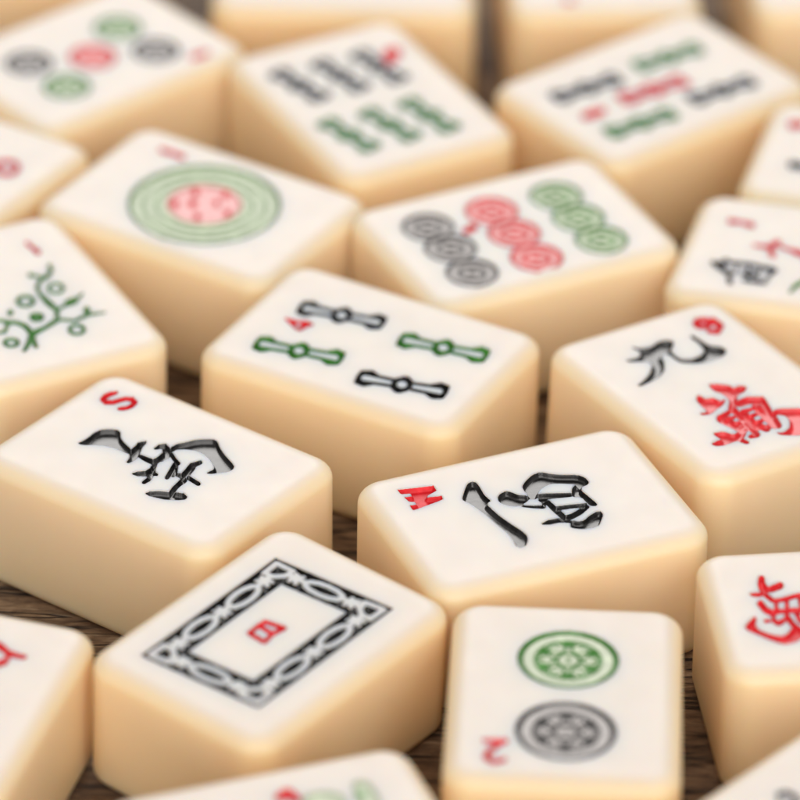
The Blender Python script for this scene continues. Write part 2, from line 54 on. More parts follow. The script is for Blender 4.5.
  ('bamboo_stick','green',0.028,"c1344,-2527,109 1560,-3448,109|c1217,-1822,109 1098,-884,109|c1604,-3142,64 1708,-3355,146 1663,-3562,155 1363,-3732,73 1022,-3678,155 907,-3500,146 931,-3264,64|c1368,-1927,73 1473,-2140,182 1449,-2376,73|c959,-2597,109 1079,-3535,109|c832,-1891,109 617,-971,109|c1246,-1155,64 1269,-919,146 1155,-741,155 814,-687,73 514,-857,155 468,-1064,146 573,-1276,64|c727,-2043,73 704,-2279,182 808,-2492,73|c1137,-2482,96 1238,-2442,96 1316,-2367,96 1359,-2268,96 1361,-2160,96 1321,-2060,96 1246,-1982,96 1147,-1939,96 1039,-1937,96 939,-1976,96 861,-2051,96 818,-2151,96 816,-2259,96 855,-2359,96 930,-2437,96 1029,-2480,96 1137,-2482,96",""),
  ('number','red',0.021,"3,3331 45,2976 92,2817 191,2695 199,2578 124,2349 46,2305 -114,2401 -249,2449 -496,2495 -520,2615 -344,2928 -231,3116 -66,3365","-201,2844 -103,2847 -69,2789 -120,2708 -225,2649 -322,2646 -356,2703 -306,2784"),
 ],
 'sixb':[
  ('bamboo_stick','black',0.022,"c-1670,1629,103 -1440,861,103|c-1813,2219,103 -1959,3008,103|c-1413,1123,60 -1312,949,137 -1343,770,146 -1602,608,68 -1907,634,146 -2016,778,137 -2005,980,60|c-1674,2139,68 -1572,1965,171 -1583,1763,68|c-2008,1547,103 -1862,759,103|c-2151,2137,103 -2382,2905,103|c-1816,2787,60 -1805,2988,137 -1914,3132,146 -2219,3158,68 -2478,2996,146 -2510,2818,137 -2408,2644,60|c-2238,2003,68 -2249,1801,171 -2147,1627,68|c-1855,1655,90 -1768,1695,90 -1702,1763,90 -1668,1849,90 -1671,1941,90 -1710,2024,90 -1780,2085,90 -1870,2116,90 -1966,2111,90 -2053,2072,90 -2119,2003,90 -2153,1917,90 -2150,1825,90 -2111,1742,90 -2041,1681,90 -1951,1650,90 -1855,1655,90",""),
  ('bamboo_stick','black',0.022,"c-15,1557,102 198,788,102|c-145,2148,102 -273,2936,102|c229,1048,60 327,872,136 292,696,145 30,540,68 -272,572,145 -378,718,136 -363,918,60|c-8,2065,68 89,1890,170 74,1689,68|c-354,1483,102 -225,695,102|c-483,2074,102 -696,2844,102|c-135,2713,60 -120,2914,136 -226,3059,145 -529,3092,68 -790,2936,145 -825,2759,136 -728,2583,60|c-572,1942,68 -588,1742,170 -490,1566,68|c-199,1587,90 -111,1625,90 -44,1691,90 -9,1777,90 -10,1868,90 -47,1952,90 -115,2014,90 -204,2047,90 -299,2044,90 -387,2007,90 -454,1940,90 -490,1855,90 -489,1763,90 -452,1680,90 -383,1617,90 -295,1585,90 -199,1587,90",""),
  ('bamboo_stick','black',0.022,"c1572,1473,103 1770,695,103|c1454,2069,103 1342,2864,103|c1807,956,60 1902,777,137 1863,600,146 1596,449,69 1293,488,146 1190,637,137 1209,838,60|c1590,1983,69 1684,1805,171 1665,1604,69|c1230,1405,103 1343,610,103|c1113,2002,103 915,2780,103|c1476,2637,60 1495,2838,137 1392,2987,146 1088,3026,69 822,2875,146 783,2698,137 878,2519,60|c1020,1871,69 1001,1670,171 1095,1491,69|c1388,1507,90 1477,1543,90 1546,1608,90 1583,1693,90 1584,1785,90 1549,1870,90 1481,1934,90 1393,1969,90 1297,1968,90 1208,1932,90 1139,1867,90 1101,1781,90 1100,1690,90 1136,1605,90 1203,1541,90 1292,1506,90 1388,1507,90",""),
  ('bamboo_stick','green',0.022,"c-1719,-2318,103 -1473,-3087,103|c-1875,-1727,103 -2037,-936,103|c-1451,-2823,60 -1346,-2996,138 -1374,-3176,146 -1631,-3344,69 -1938,-3324,146 -2051,-3181,138 -2044,-2978,60|c-1733,-1805,69 -1628,-1978,172 -1635,-2181,69|c-2058,-2407,103 -1896,-3198,103|c-2213,-1816,103 -2460,-1047,103|c-1889,-1156,60 -1881,-953,138 -1994,-810,146 -2301,-790,69 -2559,-958,146 -2587,-1138,138 -2481,-1311,60|c-2298,-1953,69 -2305,-2156,172 -2199,-2329,69|c-1906,-2296,90 -1819,-2254,90 -1754,-2184,90 -1722,-2096,90 -1726,-2004,90 -1768,-1922,90 -1839,-1861,90 -1930,-1832,90 -2026,-1839,90 -2114,-1880,90 -2178,-1950,90 -2211,-2038,90 -2206,-2130,90 -2165,-2213,90 -2094,-2273,90 -2003,-2302,90 -1906,-2296,90",""),
  ('bamboo_stick','green',0.022,"c-46,-2361,103 207,-3125,103|c-206,-1773,103 -375,-986,103|c225,-2861,60 332,-3033,137 306,-3213,146 51,-3383,69 -256,-3366,146 -369,-3224,137 -364,-3022,60|c-65,-1849,69 42,-2021,172 37,-2224,69|c-383,-2453,103 -215,-3240,103|c-543,-1864,103 -796,-1101,103|c-225,-1204,60 -220,-1001,137 -334,-860,146 -640,-843,69 -895,-1013,146 -922,-1192,137 -815,-1364,60|c-626,-2002,69 -632,-2204,172 -525,-2376,69|c-233,-2340,90 -146,-2298,90 -82,-2228,90 -51,-2140,90 -56,-2048,90 -98,-1966,90 -170,-1906,90 -261,-1878,90 -357,-1886,90 -443,-1928,90 -507,-1998,90 -539,-2086,90 -533,-2178,90 -492,-2260,90 -420,-2319,90 -329,-2348,90 -233,-2340,90",""),
  ('bamboo_stick','green',0.022,"c1540,-2442,106 1756,-3237,106|c1410,-1831,106 1283,-1016,106|c1790,-2969,62 1890,-3151,141 1852,-3333,150 1581,-3492,70 1269,-3457,150 1161,-3306,141 1178,-3099,62|c1551,-1917,70 1650,-2099,176 1633,-2306,70|c1191,-2516,106 1318,-3330,106|c1061,-1905,106 845,-1109,106|c1423,-1248,62 1440,-1041,141 1332,-890,150 1020,-855,70 749,-1014,150 712,-1196,141 811,-1378,62|c968,-2041,70 951,-2248,176 1050,-2430,70|c1351,-2409,92 1442,-2371,92 1511,-2303,92 1549,-2215,92 1548,-2121,92 1510,-2034,92 1440,-1969,92 1349,-1935,92 1250,-1937,92 1159,-1976,92 1090,-2044,92 1052,-2132,92 1053,-2226,92 1091,-2312,92 1161,-2378,92 1252,-2412,92 1351,-2409,92",""),
  ('number','red',0.021,"1918,2547 2122,2689 2461,2758 2626,2673 2618,2386 2443,2064 2203,1897 1905,1961 1766,2033 1771,2275|1843,2141 2220,2590 2461,2758 2626,2673 2618,2386 2443,2064 2203,1897 1833,1663 1719,1722 1723,1919",""),
 ],
 'fiveb':[
  ('bamboo_stick','black',0.022,"c1431,1745,110 1397,865,110|c1490,2409,110 1611,3281,110|c1507,1129,62 1545,913,141 1458,738,149 1161,658,70 884,789,149 828,977,141 904,1183,62|c1594,2278,70 1633,2062,176 1557,1855,70|c1087,1775,110 966,903,110|c1146,2440,110 1181,3319,110|c1673,3002,62 1749,3208,141 1693,3395,149 1416,3526,70 1120,3446,149 1032,3271,141 1070,3055,62|c1020,2329,70 944,2123,176 983,1906,70|c1266,1836,92 1361,1847,92 1445,1895,92 1505,1974,92 1532,2071,92 1523,2170,92 1477,2258,92 1403,2321,92 1311,2349,92 1216,2338,92 1132,2289,92 1072,2210,92 1045,2114,92 1055,2014,92 1100,1926,92 1174,1863,92 1266,1836,92",""),
  ('bamboo_stick','green',0.022,"c1336,-2113,108 1286,-2977,108|c1406,-1461,108 1541,-607,108|c1399,-2719,60 1433,-2932,138 1343,-3103,147 1051,-3176,69 781,-3042,147 729,-2857,138 808,-2655,60|c1506,-1592,69 1540,-1805,173 1461,-2007,69|c998,-2077,108 864,-2931,108|c1069,-1425,108 1119,-562,108|c1597,-883,60 1675,-681,138 1624,-496,147 1354,-362,69 1061,-436,147 972,-606,138 1006,-819,60|c943,-1531,69 865,-1733,173 899,-1946,69|c1175,-2021,91 1269,-2012,91 1352,-1965,91 1413,-1889,91 1441,-1795,91 1434,-1697,91 1391,-1609,91 1319,-1546,91 1229,-1517,91 1136,-1527,91 1052,-1573,91 992,-1649,91 963,-1743,91 971,-1842,91 1014,-1929,91 1086,-1992,91 1175,-2021,91",""),
  ('bamboo_stick','red',0.022,"c-134,-149,109 -176,-1017,109|c-70,507,109 56,1367,109|c-65,-757,61 -29,-971,139 -117,-1143,148 -410,-1220,69 -683,-1088,148 -736,-902,139 -659,-699,61|c31,377,69 68,162,174 -9,-41,69|c-474,-116,109 -601,-975,109|c-410,540,109 -368,1408,109|c115,1090,61 192,1293,139 139,1479,148 -134,1611,69 -427,1534,148 -516,1362,139 -479,1148,61|c-535,432,69 -612,229,174 -576,15,69|c-297,-58,91 -203,-47,91 -119,0,91 -59,77,91 -32,172,91 -40,271,91 -85,358,91 -157,421,91 -247,449,91 -341,439,91 -425,391,91 -485,314,91 -513,219,91 -504,120,91 -460,33,91 -387,-29,91 -297,-58,91",""),
  ('bamboo_stick','green',0.022,"c-1670,1740,110 -1715,861,110|c-1603,2404,110 -1472,3274,110|c-1602,1124,62 -1566,907,141 -1656,733,149 -1953,657,70 -2229,791,149 -2283,979,141 -2204,1185,62|c-1501,2272,70 -1465,2055,176 -1543,1849,70|c-2014,1775,110 -2145,904,110|c-1947,2439,110 -1902,3318,110|c-1413,2994,62 -1335,3200,141 -1388,3388,149 -1664,3522,70 -1961,3446,149 -2051,3272,141 -2015,3055,62|c-2074,2329,70 -2153,2124,176 -2117,1907,70|c-1835,1833,92 -1739,1843,92 -1655,1891,92 -1593,1969,92 -1565,2065,92 -1574,2165,92 -1618,2253,92 -1692,2317,92 -1783,2346,92 -1878,2336,92 -1963,2288,92 -2024,2210,92 -2052,2114,92 -2044,2014,92 -1999,1925,92 -1926,1862,92 -1835,1833,92",""),
  ('bamboo_stick','black',0.022,"c-1675,-2152,107 -1708,-3006,107|c-1619,-1506,107 -1503,-659,107|c-1601,-2749,60 -1563,-2959,137 -1648,-3129,145 -1936,-3208,68 -2206,-3081,145 -2260,-2899,137 -2186,-2698,60|c-1518,-1633,68 -1480,-1844,171 -1554,-2044,68|c-2010,-2122,107 -2126,-2969,107|c-1953,-1477,107 -1921,-623,107|c-1442,-931,60 -1369,-730,137 -1423,-548,145 -1693,-421,68 -1980,-499,145 -2065,-669,137 -2028,-880,60|c-2075,-1585,68 -2149,-1785,171 -2111,-1995,68|c-1836,-2064,90 -1744,-2053,90 -1662,-2005,90 -1604,-1929,90 -1578,-1835,90 -1587,-1738,90 -1632,-1653,90 -1704,-1592,90 -1793,-1565,90 -1885,-1576,90 -1967,-1623,90 -2025,-1700,90 -2051,-1794,90 -2042,-1891,90 -1997,-1976,90 -1925,-2037,90 -1836,-2064,90",""),
  ('number','red',0.021,"-71,3482 -10,3342 -7,2881 -84,2777 -274,2816 -465,2975 -545,3161 -414,3552 -356,3630 -214,3600|-88,3067 -7,2881 -94,2548 -152,2470 -294,2499 -438,2619 -498,2759 -545,3161 -468,3265 -279,3226",""),
 ],
 'two':[
  ('circle_lines','green',0.018,"c1577,1747,87 1525,2140,87 1374,2507,87 1132,2821,87 818,3063,87 451,3214,87 58,3266,87 -335,3214,87 -701,3063,87 -1016,2821,87 -1257,2507,87 -1409,2140,87 -1461,1747,87 -1409,1354,87 -1257,988,87 -1016,673,87 -701,432,87 -335,280,87 58,228,87 451,280,87 818,432,87 1132,673,87 1374,988,87 1525,1354,87 1577,1747,87|c1108,1747,38 1072,2019,38 967,2272,38 800,2490,38 583,2656,38 330,2761,38 58,2797,38 -214,2761,38 -467,2656,38 -684,2490,38 -851,2272,38 -956,2019,38 -992,1747,38 -956,1476,38 -851,1222,38 -684,1005,38 -467,838,38 -214,733,38 58,698,38 330,733,38 583,838,38 800,1005,38 967,1222,38 1072,1476,38 1108,1747,38|c1044,1747,41 1018,1861,41 945,1952,41 840,2003,41 723,2003,41 618,1952,41 545,1861,41 519,1747,41 545,1633,41 618,1542,41 723,1491,41 840,1491,41 945,1542,41 1018,1633,41 1044,1747,41|1084,2035 820,2492 609,2065|c814,1747,35 989,1747,35|c682,2374,41 656,2488,41 584,2579,41 478,2630,41 362,2630,41 256,2579,41 184,2488,41 158,2374,41 184,2260,41 256,2169,41 362,2118,41 478,2118,41 584,2169,41 656,2260,41 682,2374,41|322,2780 -206,2780 58,2383|c436,2402,35 523,2553,35|c-41,2374,41 -67,2488,41 -140,2579,41 -245,2630,41 -362,2630,41 -467,2579,41 -540,2488,41 -566,2374,41 -540,2260,41 -467,2169,41 -362,2118,41 -245,2118,41 -140,2169,41 -67,2260,41 -41,2374,41|-704,2492 -968,2035 -493,2065|c-320,2402,35 -407,2553,35|c-403,1747,41 -429,1861,41 -502,1952,41 -607,2003,41 -724,2003,41 -829,1952,41 -902,1861,41 -928,1747,41 -902,1633,41 -829,1542,41 -724,1491,41 -607,1491,41 -502,1542,41 -429,1633,41 -403,1747,41|-968,1459 -704,1003 -493,1429|c-697,1747,35 -872,1747,35|c-41,1121,41 -67,1234,41 -140,1326,41 -245,1376,41 -362,1376,41 -467,1326,41 -540,1234,41 -566,1121,41 -540,1007,41 -467,915,41 -362,865,41 -245,865,41 -140,915,41 -67,1007,41 -41,1121,41|-206,715 322,715 58,1111|c-320,1093,35 -407,941,35|c682,1121,41 656,1234,41 584,1326,41 478,1376,41 362,1376,41 256,1326,41 184,1234,41 158,1121,41 184,1007,41 256,915,41 362,865,41 478,865,41 584,915,41 656,1007,41 682,1121,41|820,1003 1084,1459 609,1429|c436,1093,35 523,941,35|c432,1747,56 403,1890,56 322,2012,56 201,2093,56 58,2121,56 -85,2093,56 -206,2012,56 -287,1890,56 -316,1747,56 -287,1604,56 -206,1483,56 -85,1402,56 58,1374,56 201,1402,56 322,1483,56 403,1604,56 432,1747,56|c58,1747,80 68,1757,80",""),
  ('circle_field','pale_sheen_green',0.006,"1649,1747 1609,2101 1491,2437 1302,2739 1050,2991 748,3180 412,3298 58,3338 -296,3298 -632,3180 -934,2991 -1185,2739 -1375,2437 -1493,2101 -1532,1747 -1493,1393 -1375,1057 -1185,756 -934,504 -632,314 -296,197 58,157 412,197 748,314 1050,504 1302,756 1491,1057 1609,1393",""),
  ('circle_lines','black',0.018,"c1563,-2173,86 1512,-1787,86 1363,-1427,86 1126,-1118,86 817,-882,86 458,-733,86 72,-682,86 -314,-733,86 -674,-882,86 -982,-1118,86 -1219,-1427,86 -1368,-1787,86 -1419,-2173,86 -1368,-2559,86 -1219,-2918,86 -982,-3227,86 -674,-3464,86 -314,-3613,86 72,-3664,86 458,-3613,86 817,-3464,86 1126,-3227,86 1363,-2918,86 1512,-2559,86 1563,-2173,86|c1102,-2173,37 1067,-1906,37 964,-1658,37 800,-1444,37 587,-1280,37 338,-1177,37 72,-1142,37 -195,-1177,37 -443,-1280,37 -657,-1444,37 -821,-1658,37 -923,-1906,37 -959,-2173,37 -923,-2439,37 -821,-2688,37 -657,-2901,37 -443,-3065,37 -195,-3168,37 72,-3203,37 338,-3168,37 587,-3065,37 800,-2901,37 964,-2688,37 1067,-2439,37 1102,-2173,37|c1040,-2173,41 1014,-2061,41 943,-1971,41 839,-1922,41 725,-1922,41 622,-1971,41 550,-2061,41 525,-2173,41 550,-2285,41 622,-2374,41 725,-2424,41 839,-2424,41 943,-2374,41 1014,-2285,41 1040,-2173,41|1079,-1890 820,-1442 613,-1861|c813,-2173,34 985,-2173,34|c685,-1558,41 659,-1446,41 588,-1356,41 484,-1306,41 370,-1306,41 266,-1356,41 195,-1446,41 169,-1558,41 195,-1669,41 266,-1759,41 370,-1809,41 484,-1809,41 588,-1759,41 659,-1669,41 685,-1558,41|331,-1159 -187,-1159 72,-1548|c443,-1531,34 528,-1382,34|c-26,-1558,41 -51,-1446,41 -123,-1356,41 -226,-1306,41 -341,-1306,41 -444,-1356,41 -515,-1446,41 -541,-1558,41 -515,-1669,41 -444,-1759,41 -341,-1809,41 -226,-1809,41 -123,-1759,41 -51,-1669,41 -26,-1558,41|-677,-1442 -935,-1890 -469,-1861|c-299,-1531,34 -385,-1382,34|c-381,-2173,41 -406,-2061,41 -478,-1971,41 -581,-1922,41 -696,-1922,41 -799,-1971,41 -871,-2061,41 -896,-2173,41 -871,-2285,41 -799,-2374,41 -696,-2424,41 -581,-2424,41 -478,-2374,41 -406,-2285,41 -381,-2173,41|-935,-2455 -677,-2904 -469,-2485|c-670,-2173,34 -842,-2173,34|c-26,-2788,41 -51,-2676,41 -123,-2587,41 -226,-2537,41 -341,-2537,41 -444,-2587,41 -515,-2676,41 -541,-2788,41 -515,-2900,41 -444,-2989,41 -341,-3039,41 -226,-3039,41 -123,-2989,41 -51,-2900,41 -26,-2788,41|-187,-3186 331,-3186 72,-2797|c-299,-2815,34 -385,-2964,34|c685,-2788,41 659,-2676,41 588,-2587,41 484,-2537,41 370,-2537,41 266,-2587,41 195,-2676,41 169,-2788,41 195,-2900,41 266,-2989,41 370,-3039,41 484,-3039,41 588,-2989,41 659,-2900,41 685,-2788,41|820,-2904 1079,-2455 613,-2485|c443,-2815,34 528,-2964,34|c439,-2173,55 411,-2032,55 331,-1913,55 212,-1834,55 72,-1806,55 -69,-1834,55 -188,-1913,55 -267,-2032,55 -295,-2173,55 -267,-2313,55 -188,-2432,55 -69,-2512,55 72,-2540,55 212,-2512,55 331,-2432,55 411,-2313,55 439,-2173,55|c72,-2173,78 82,-2163,78",""),
  ('circle_field','pale_sheen_black',0.006,"1633,-2173 1594,-1825 1478,-1495 1292,-1199 1045,-952 749,-766 419,-651 72,-612 -276,-651 -606,-766 -902,-952 -1149,-1199 -1335,-1495 -1450,-1825 -1489,-2173 -1450,-2520 -1335,-2850 -1149,-3146 -902,-3393 -606,-3579 -276,-3695 72,-3734 419,-3695 749,-3579 1045,-3393 1292,-3146 1478,-2850 1594,-2520",""),
  ('number','red',0.021,"-2485,-2825 -2450,-2757 -2397,-2753 -1745,-2708 -1697,-2785 -1694,-2897 -1737,-2980 -1801,-2984 -2442,-2979 -2482,-2916|-2371,-3406 -2329,-3324 -1939,-2789 -1874,-2785 -1826,-2861 -1822,-2973 -1865,-3055 -2255,-3589 -2319,-3594 -2368,-3518|-2438,-3690 -2371,-3406 -2329,-3324 -2264,-3319 -2216,-3395 -2212,-3507 -2279,-3790 -2322,-3872 -2386,-3877 -2434,-3801|-2438,-3690 -2396,-3608 -2331,-3603 -2070,-3823 -2022,-3899 -2019,-4010 -2062,-4092 -2126,-4096 -2386,-3877 -2434,-3801|-2178,-3910 -2135,-3828 -1802,-3736 -1750,-3732 -1710,-3794 -1707,-3885 -1743,-3952 -2062,-4092 -2126,-4096 -2174,-4021",""),
 ],
 'onec':[
  ('circle_field','pale_sheen_green',0.008,"2650,-158 2608,317 2485,778 2283,1210 2009,1601 1672,1938 1281,2212 849,2413 388,2537 -87,2578 -562,2537 -1023,2413 -1455,2212 -1846,1938 -2183,1601 -2457,1210 -2658,778 -2782,317 -2823,-158 -2782,-633 -2658,-1094 -2457,-1526 -2183,-1917 -1846,-2254 -1455,-2528 -1023,-2730 -562,-2853 -87,-2895 388,-2853 849,-2730 1281,-2528 1672,-2254 2009,-1917 2283,-1526 2485,-1094 2608,-633","1254,-158 1220,140 1121,424 961,678 749,890 495,1050 211,1149 -87,1183 -385,1149 -669,1050 -923,890 -1135,678 -1295,424 -1394,140 -1428,-158 -1394,-457 -1295,-740 -1135,-994 -923,-1206 -669,-1366 -385,-1465 -87,-1499 211,-1465 495,-1366 749,-1206 961,-994 1121,-740 1220,-457"),
  ('circle_lines','dull_green',0.018,"c2554,-158,96 2464,525,96 2200,1162,96 1780,1709,96 1233,2129,96 597,2393,96 -87,2483,96 -770,2393,96 -1407,2129,96 -1954,1709,96 -2374,1162,96 -2638,525,96 -2728,-158,96 -2638,-842,96 -2374,-1479,96 -1954,-2025,96 -1407,-2445,96 -770,-2709,96 -87,-2799,96 597,-2709,96 1233,-2445,96 1780,-2025,96 2200,-1479,96 2464,-842,96 2554,-158,96|c2102,-158,82 2028,408,82 1809,937,82 1461,1390,82 1008,1738,82 480,1957,82 -87,2031,82 -654,1957,82 -1182,1738,82 -1635,1390,82 -1983,937,82 -2202,408,82 -2276,-158,82 -2202,-725,82 -1983,-1253,82 -1635,-1706,82 -1182,-2054,82 -654,-2273,82 -87,-2347,82 480,-2273,82 1008,-2054,82 1461,-1706,82 1809,-1253,82 2028,-725,82 2102,-158,82|c1664,-158,82 1605,295,82 1430,718,82 1152,1080,82 789,1359,82 366,1534,82 -87,1593,82 -540,1534,82 -963,1359,82 -1325,1080,82 -1604,718,82 -1779,295,82 -1838,-158,82 -1779,-611,82 -1604,-1034,82 -1325,-1397,82 -963,-1675,82 -540,-1850,82 -87,-1910,82 366,-1850,82 789,-1675,82 1152,-1397,82 1430,-1034,82 1605,-611,82 1664,-158,82",""),
  ('circle_centre','pale_sheen_red',0.008,"1254,-158 1220,140 1121,424 961,678 749,890 495,1050 211,1149 -87,1183 -385,1149 -669,1050 -923,890 -1135,678 -1295,424 -1394,140 -1428,-158 -1394,-457 -1295,-740 -1135,-994 -923,-1206 -669,-1366 -385,-1465 -87,-1499 211,-1465 495,-1366 749,-1206 961,-994 1121,-740 1220,-457",""),
  ('circle_dots','red',0.02,"-570,957 -392,977 -325,877 -412,720 -600,595 -778,575 -844,675 -758,832|512,792 692,812 759,711 670,554 481,428 302,409 235,509 323,666|973,-193 1143,-174 1206,-270 1123,-418 943,-536 773,-554 710,-459 793,-310|-73,-984 86,-967 146,-1057 68,-1196 -100,-1306 -259,-1323 -319,-1233 -241,-1094|-850,-206 -691,-189 -631,-279 -709,-418 -876,-528 -1034,-545 -1094,-456 -1017,-317|-189,451 -1,472 69,366 -23,201 -221,70 -408,50 -478,155 -387,320|312,-261 463,-245 520,-330 446,-461 287,-566 137,-582 80,-497 154,-365",""),
  ('number','red',0.021,"2228,3330 2324,3342 2358,3290 2366,2762 2324,2686 2232,2625 2146,2615 2115,2662 2079,3178 2126,3262|2249,2799 2335,2809 2366,2762 2403,2382 2342,2273 2210,2185 2085,2171 2041,2238 2115,2662 2158,2738",""),
 ],
 'sixc':[
  ('circle_lines','black',0.02,"c2270,2728,75 2240,2951,75 2154,3159,75 2017,3338,75 1838,3475,75 1630,3561,75 1406,3591,75 1183,3561,75 975,3475,75 796,3338,75 659,3159,75 573,2951,75 543,2728,75 573,2504,75 659,2296,75 796,2117,75 975,1980,75 1183,1894,75 1406,1864,75 1630,1894,75 1838,1980,75 2017,2117,75 2154,2296,75 2240,2504,75 2270,2728,75|c1857,2728,80 1823,2900,80 1725,3046,80 1579,3144,80 1406,3178,80 1234,3144,80 1088,3046,80 990,2900,80 956,2728,80 990,2555,80 1088,2409,80 1234,2311,80 1406,2277,80 1579,2311,80 1725,2409,80 1823,2555,80 1857,2728,80|c1406,2728,131 1416,2738,131",""),
  ('circle_field','pale_sheen_black',0.006,"2345,2728 2321,2936 2252,3135 2140,3313 1992,3461 1814,3573 1615,3642 1406,3666 1198,3642 999,3573 821,3461 673,3313 561,3135 492,2936 468,2728 492,2519 561,2320 673,2143 821,1994 999,1882 1198,1813 1406,1789 1615,1813 1814,1882 1992,1994 2140,2143 2252,2320 2321,2519",""),
  ('circle_lines','black',0.02,"c681,2649,75 651,2871,75 566,3078,75 429,3256,75 251,3393,75 44,3478,75 -178,3508,75 -400,3478,75 -607,3393,75 -785,3256,75 -921,3078,75 -1007,2871,75 -1036,2649,75 -1007,2427,75 -921,2220,75 -785,2042,75 -607,1906,75 -400,1820,75 -178,1791,75 44,1820,75 251,1906,75 429,2042,75 566,2220,75 651,2427,75 681,2649,75|c270,2649,79 236,2821,79 139,2966,79 -6,3063,79 -178,3097,79 -349,3063,79 -495,2966,79 -592,2821,79 -626,2649,79 -592,2478,79 -495,2332,79 -349,2235,79 -178,2201,79 -6,2235,79 139,2332,79 236,2478,79 270,2649,79|c-178,2649,131 -168,2659,131",""),
  ('circle_field','pale_sheen_black',0.006,"755,2649 732,2857 663,3054 552,3231 404,3379 227,3490 30,3559 -178,3582 -385,3559 -583,3490 -760,3379 -907,3231 -1019,3054 -1088,2857 -1111,2649 -1088,2441 -1019,2244 -907,2067 -760,1920 -583,1808 -385,1739 -178,1716 30,1739 227,1808 404,1920 552,2067 663,2244 732,2441",""),
  ('circle_lines','black',0.02,"c-1071,2700,74 -1100,2921,74 -1185,3127,74 -1320,3303,74 -1497,3439,74 -1703,3524,74 -1924,3553,74 -2144,3524,74 -2350,3439,74 -2527,3303,74 -2662,3127,74 -2748,2921,74 -2777,2700,74 -2748,2479,74 -2662,2274,74 -2527,2097,74 -2350,1961,74 -2144,1876,74 -1924,1847,74 -1703,1876,74 -1497,1961,74 -1320,2097,74 -1185,2274,74 -1100,2479,74 -1071,2700,74|c-1479,2700,79 -1512,2871,79 -1609,3015,79 -1753,3111,79 -1924,3145,79 -2094,3111,79 -2238,3015,79 -2335,2871,79 -2369,2700,79 -2335,2530,79 -2238,2386,79 -2094,2289,79 -1924,2255,79 -1753,2289,79 -1609,2386,79 -1512,2530,79 -1479,2700,79|c-1924,2700,130 -1914,2710,130",""),
  ('circle_field','pale_sheen_black',0.006,"-996,2700 -1020,2907 -1088,3103 -1199,3278 -1346,3425 -1521,3536 -1717,3604 -1924,3627 -2130,3604 -2326,3536 -2502,3425 -2649,3278 -2759,3103 -2828,2907 -2851,2700 -2828,2494 -2759,2298 -2649,2122 -2502,1975 -2326,1865 -2130,1796 -1924,1773 -1717,1796 -1521,1865 -1346,1975 -1199,2122 -1088,2298 -1020,2494",""),
  ('circle_lines','red',0.02,"c2298,175,75 2268,400,75 2182,609,75 2044,789,75 1864,927,75 1655,1013,75 1430,1043,75 1205,1013,75 996,927,75 816,789,75 678,609,75 592,400,75 562,175,75 592,-50,75 678,-259,75 816,-439,75 996,-577,75 1205,-663,75 1430,-693,75 1655,-663,75 1864,-577,75 2044,-439,75 2182,-259,75 2268,-50,75 2298,175,75|c1883,175,80 1848,348,80 1750,495,80 1603,593,80 1430,628,80 1257,593,80 1110,495,80 1012,348,80 977,175,80 1012,2,80 1110,-145,80 1257,-243,80 1430,-278,80 1603,-243,80 1750,-145,80 1848,2,80 1883,175,80|c1430,175,132 1440,185,132",""),
  ('circle_field','pale_sheen_red',0.006,"2373,175 2350,385 2280,584 2167,763 2018,912 1839,1025 1640,1095 1430,1118 1220,1095 1021,1025 842,912 692,763 580,584 510,385 487,175 510,-35 580,-234 692,-413 842,-563 1021,-675 1220,-745 1430,-768 1640,-745 1839,-675 2018,-563 2167,-413 2280,-234 2350,-35",""),
  ('circle_lines','red',0.02,"c629,148,75 600,371,75 514,580,75 377,758,75 198,895,75 -10,982,75 -234,1011,75 -457,982,75 -665,895,75 -844,758,75 -981,580,75 -1067,371,75 -1097,148,75 -1067,-75,75 -981,-283,75 -844,-462,75 -665,-599,75 -457,-685,75 -234,-715,75 -10,-685,75 198,-599,75 377,-462,75 514,-283,75 600,-75,75 629,148,75|c217,148,80 182,320,80 85,466,80 -61,564,80 -234,598,80 -406,564,80 -552,466,80 -650,320,80 -684,148,80 -650,-24,80 -552,-170,80 -406,-268,80 -234,-302,80 -61,-268,80 85,-170,80 182,-24,80 217,148,80|c-234,148,131 -224,158,131",""),
  ('circle_field','pale_sheen_red',0.006,"704,148 681,357 611,555 500,733 351,881 173,993 -25,1062 -234,1086 -442,1062 -641,993 -818,881 -967,733 -1079,555 -1148,357 -1172,148 -1148,-61 -1079,-259 -967,-437 -818,-585 -641,-697 -442,-766 -234,-790 -25,-766 173,-697 351,-585 500,-437 611,-259 681,-61",""),
  ('circle_lines','red',0.02,"c-1143,187,75 -1172,409,75 -1258,616,75 -1394,793,75 -1572,930,75 -1779,1015,75 -2000,1044,75 -2222,1015,75 -2429,930,75 -2607,793,75 -2743,616,75 -2829,409,75 -2858,187,75 -2829,-35,75 -2743,-242,75 -2607,-419,75 -2429,-555,75 -2222,-641,75 -2000,-670,75 -1779,-641,75 -1572,-555,75 -1394,-419,75 -1258,-242,75 -1172,-35,75 -1143,187,75|c-1553,187,79 -1587,358,79 -1684,503,79 -1829,600,79 -2000,634,79 -2172,600,79 -2317,503,79 -2414,358,79 -2448,187,79 -2414,16,79 -2317,-129,79 -2172,-226,79 -2000,-260,79 -1829,-226,79 -1684,-129,79 -1587,16,79 -1553,187,79|c-2000,187,130 -1990,197,130",""),
  ('circle_field','pale_sheen_red',0.006,"-1068,187 -1092,394 -1161,591 -1272,768 -1419,916 -1596,1027 -1793,1096 -2000,1119 -2208,1096 -2405,1027 -2581,916 -2729,768 -2840,591 -2909,394 -2932,187 -2909,-20 -2840,-217 -2729,-394 -2581,-542 -2405,-653 -2208,-722 -2000,-745 -1793,-722 -1596,-653 -1419,-542 -1272,-394 -1161,-217 -1092,-20",""),
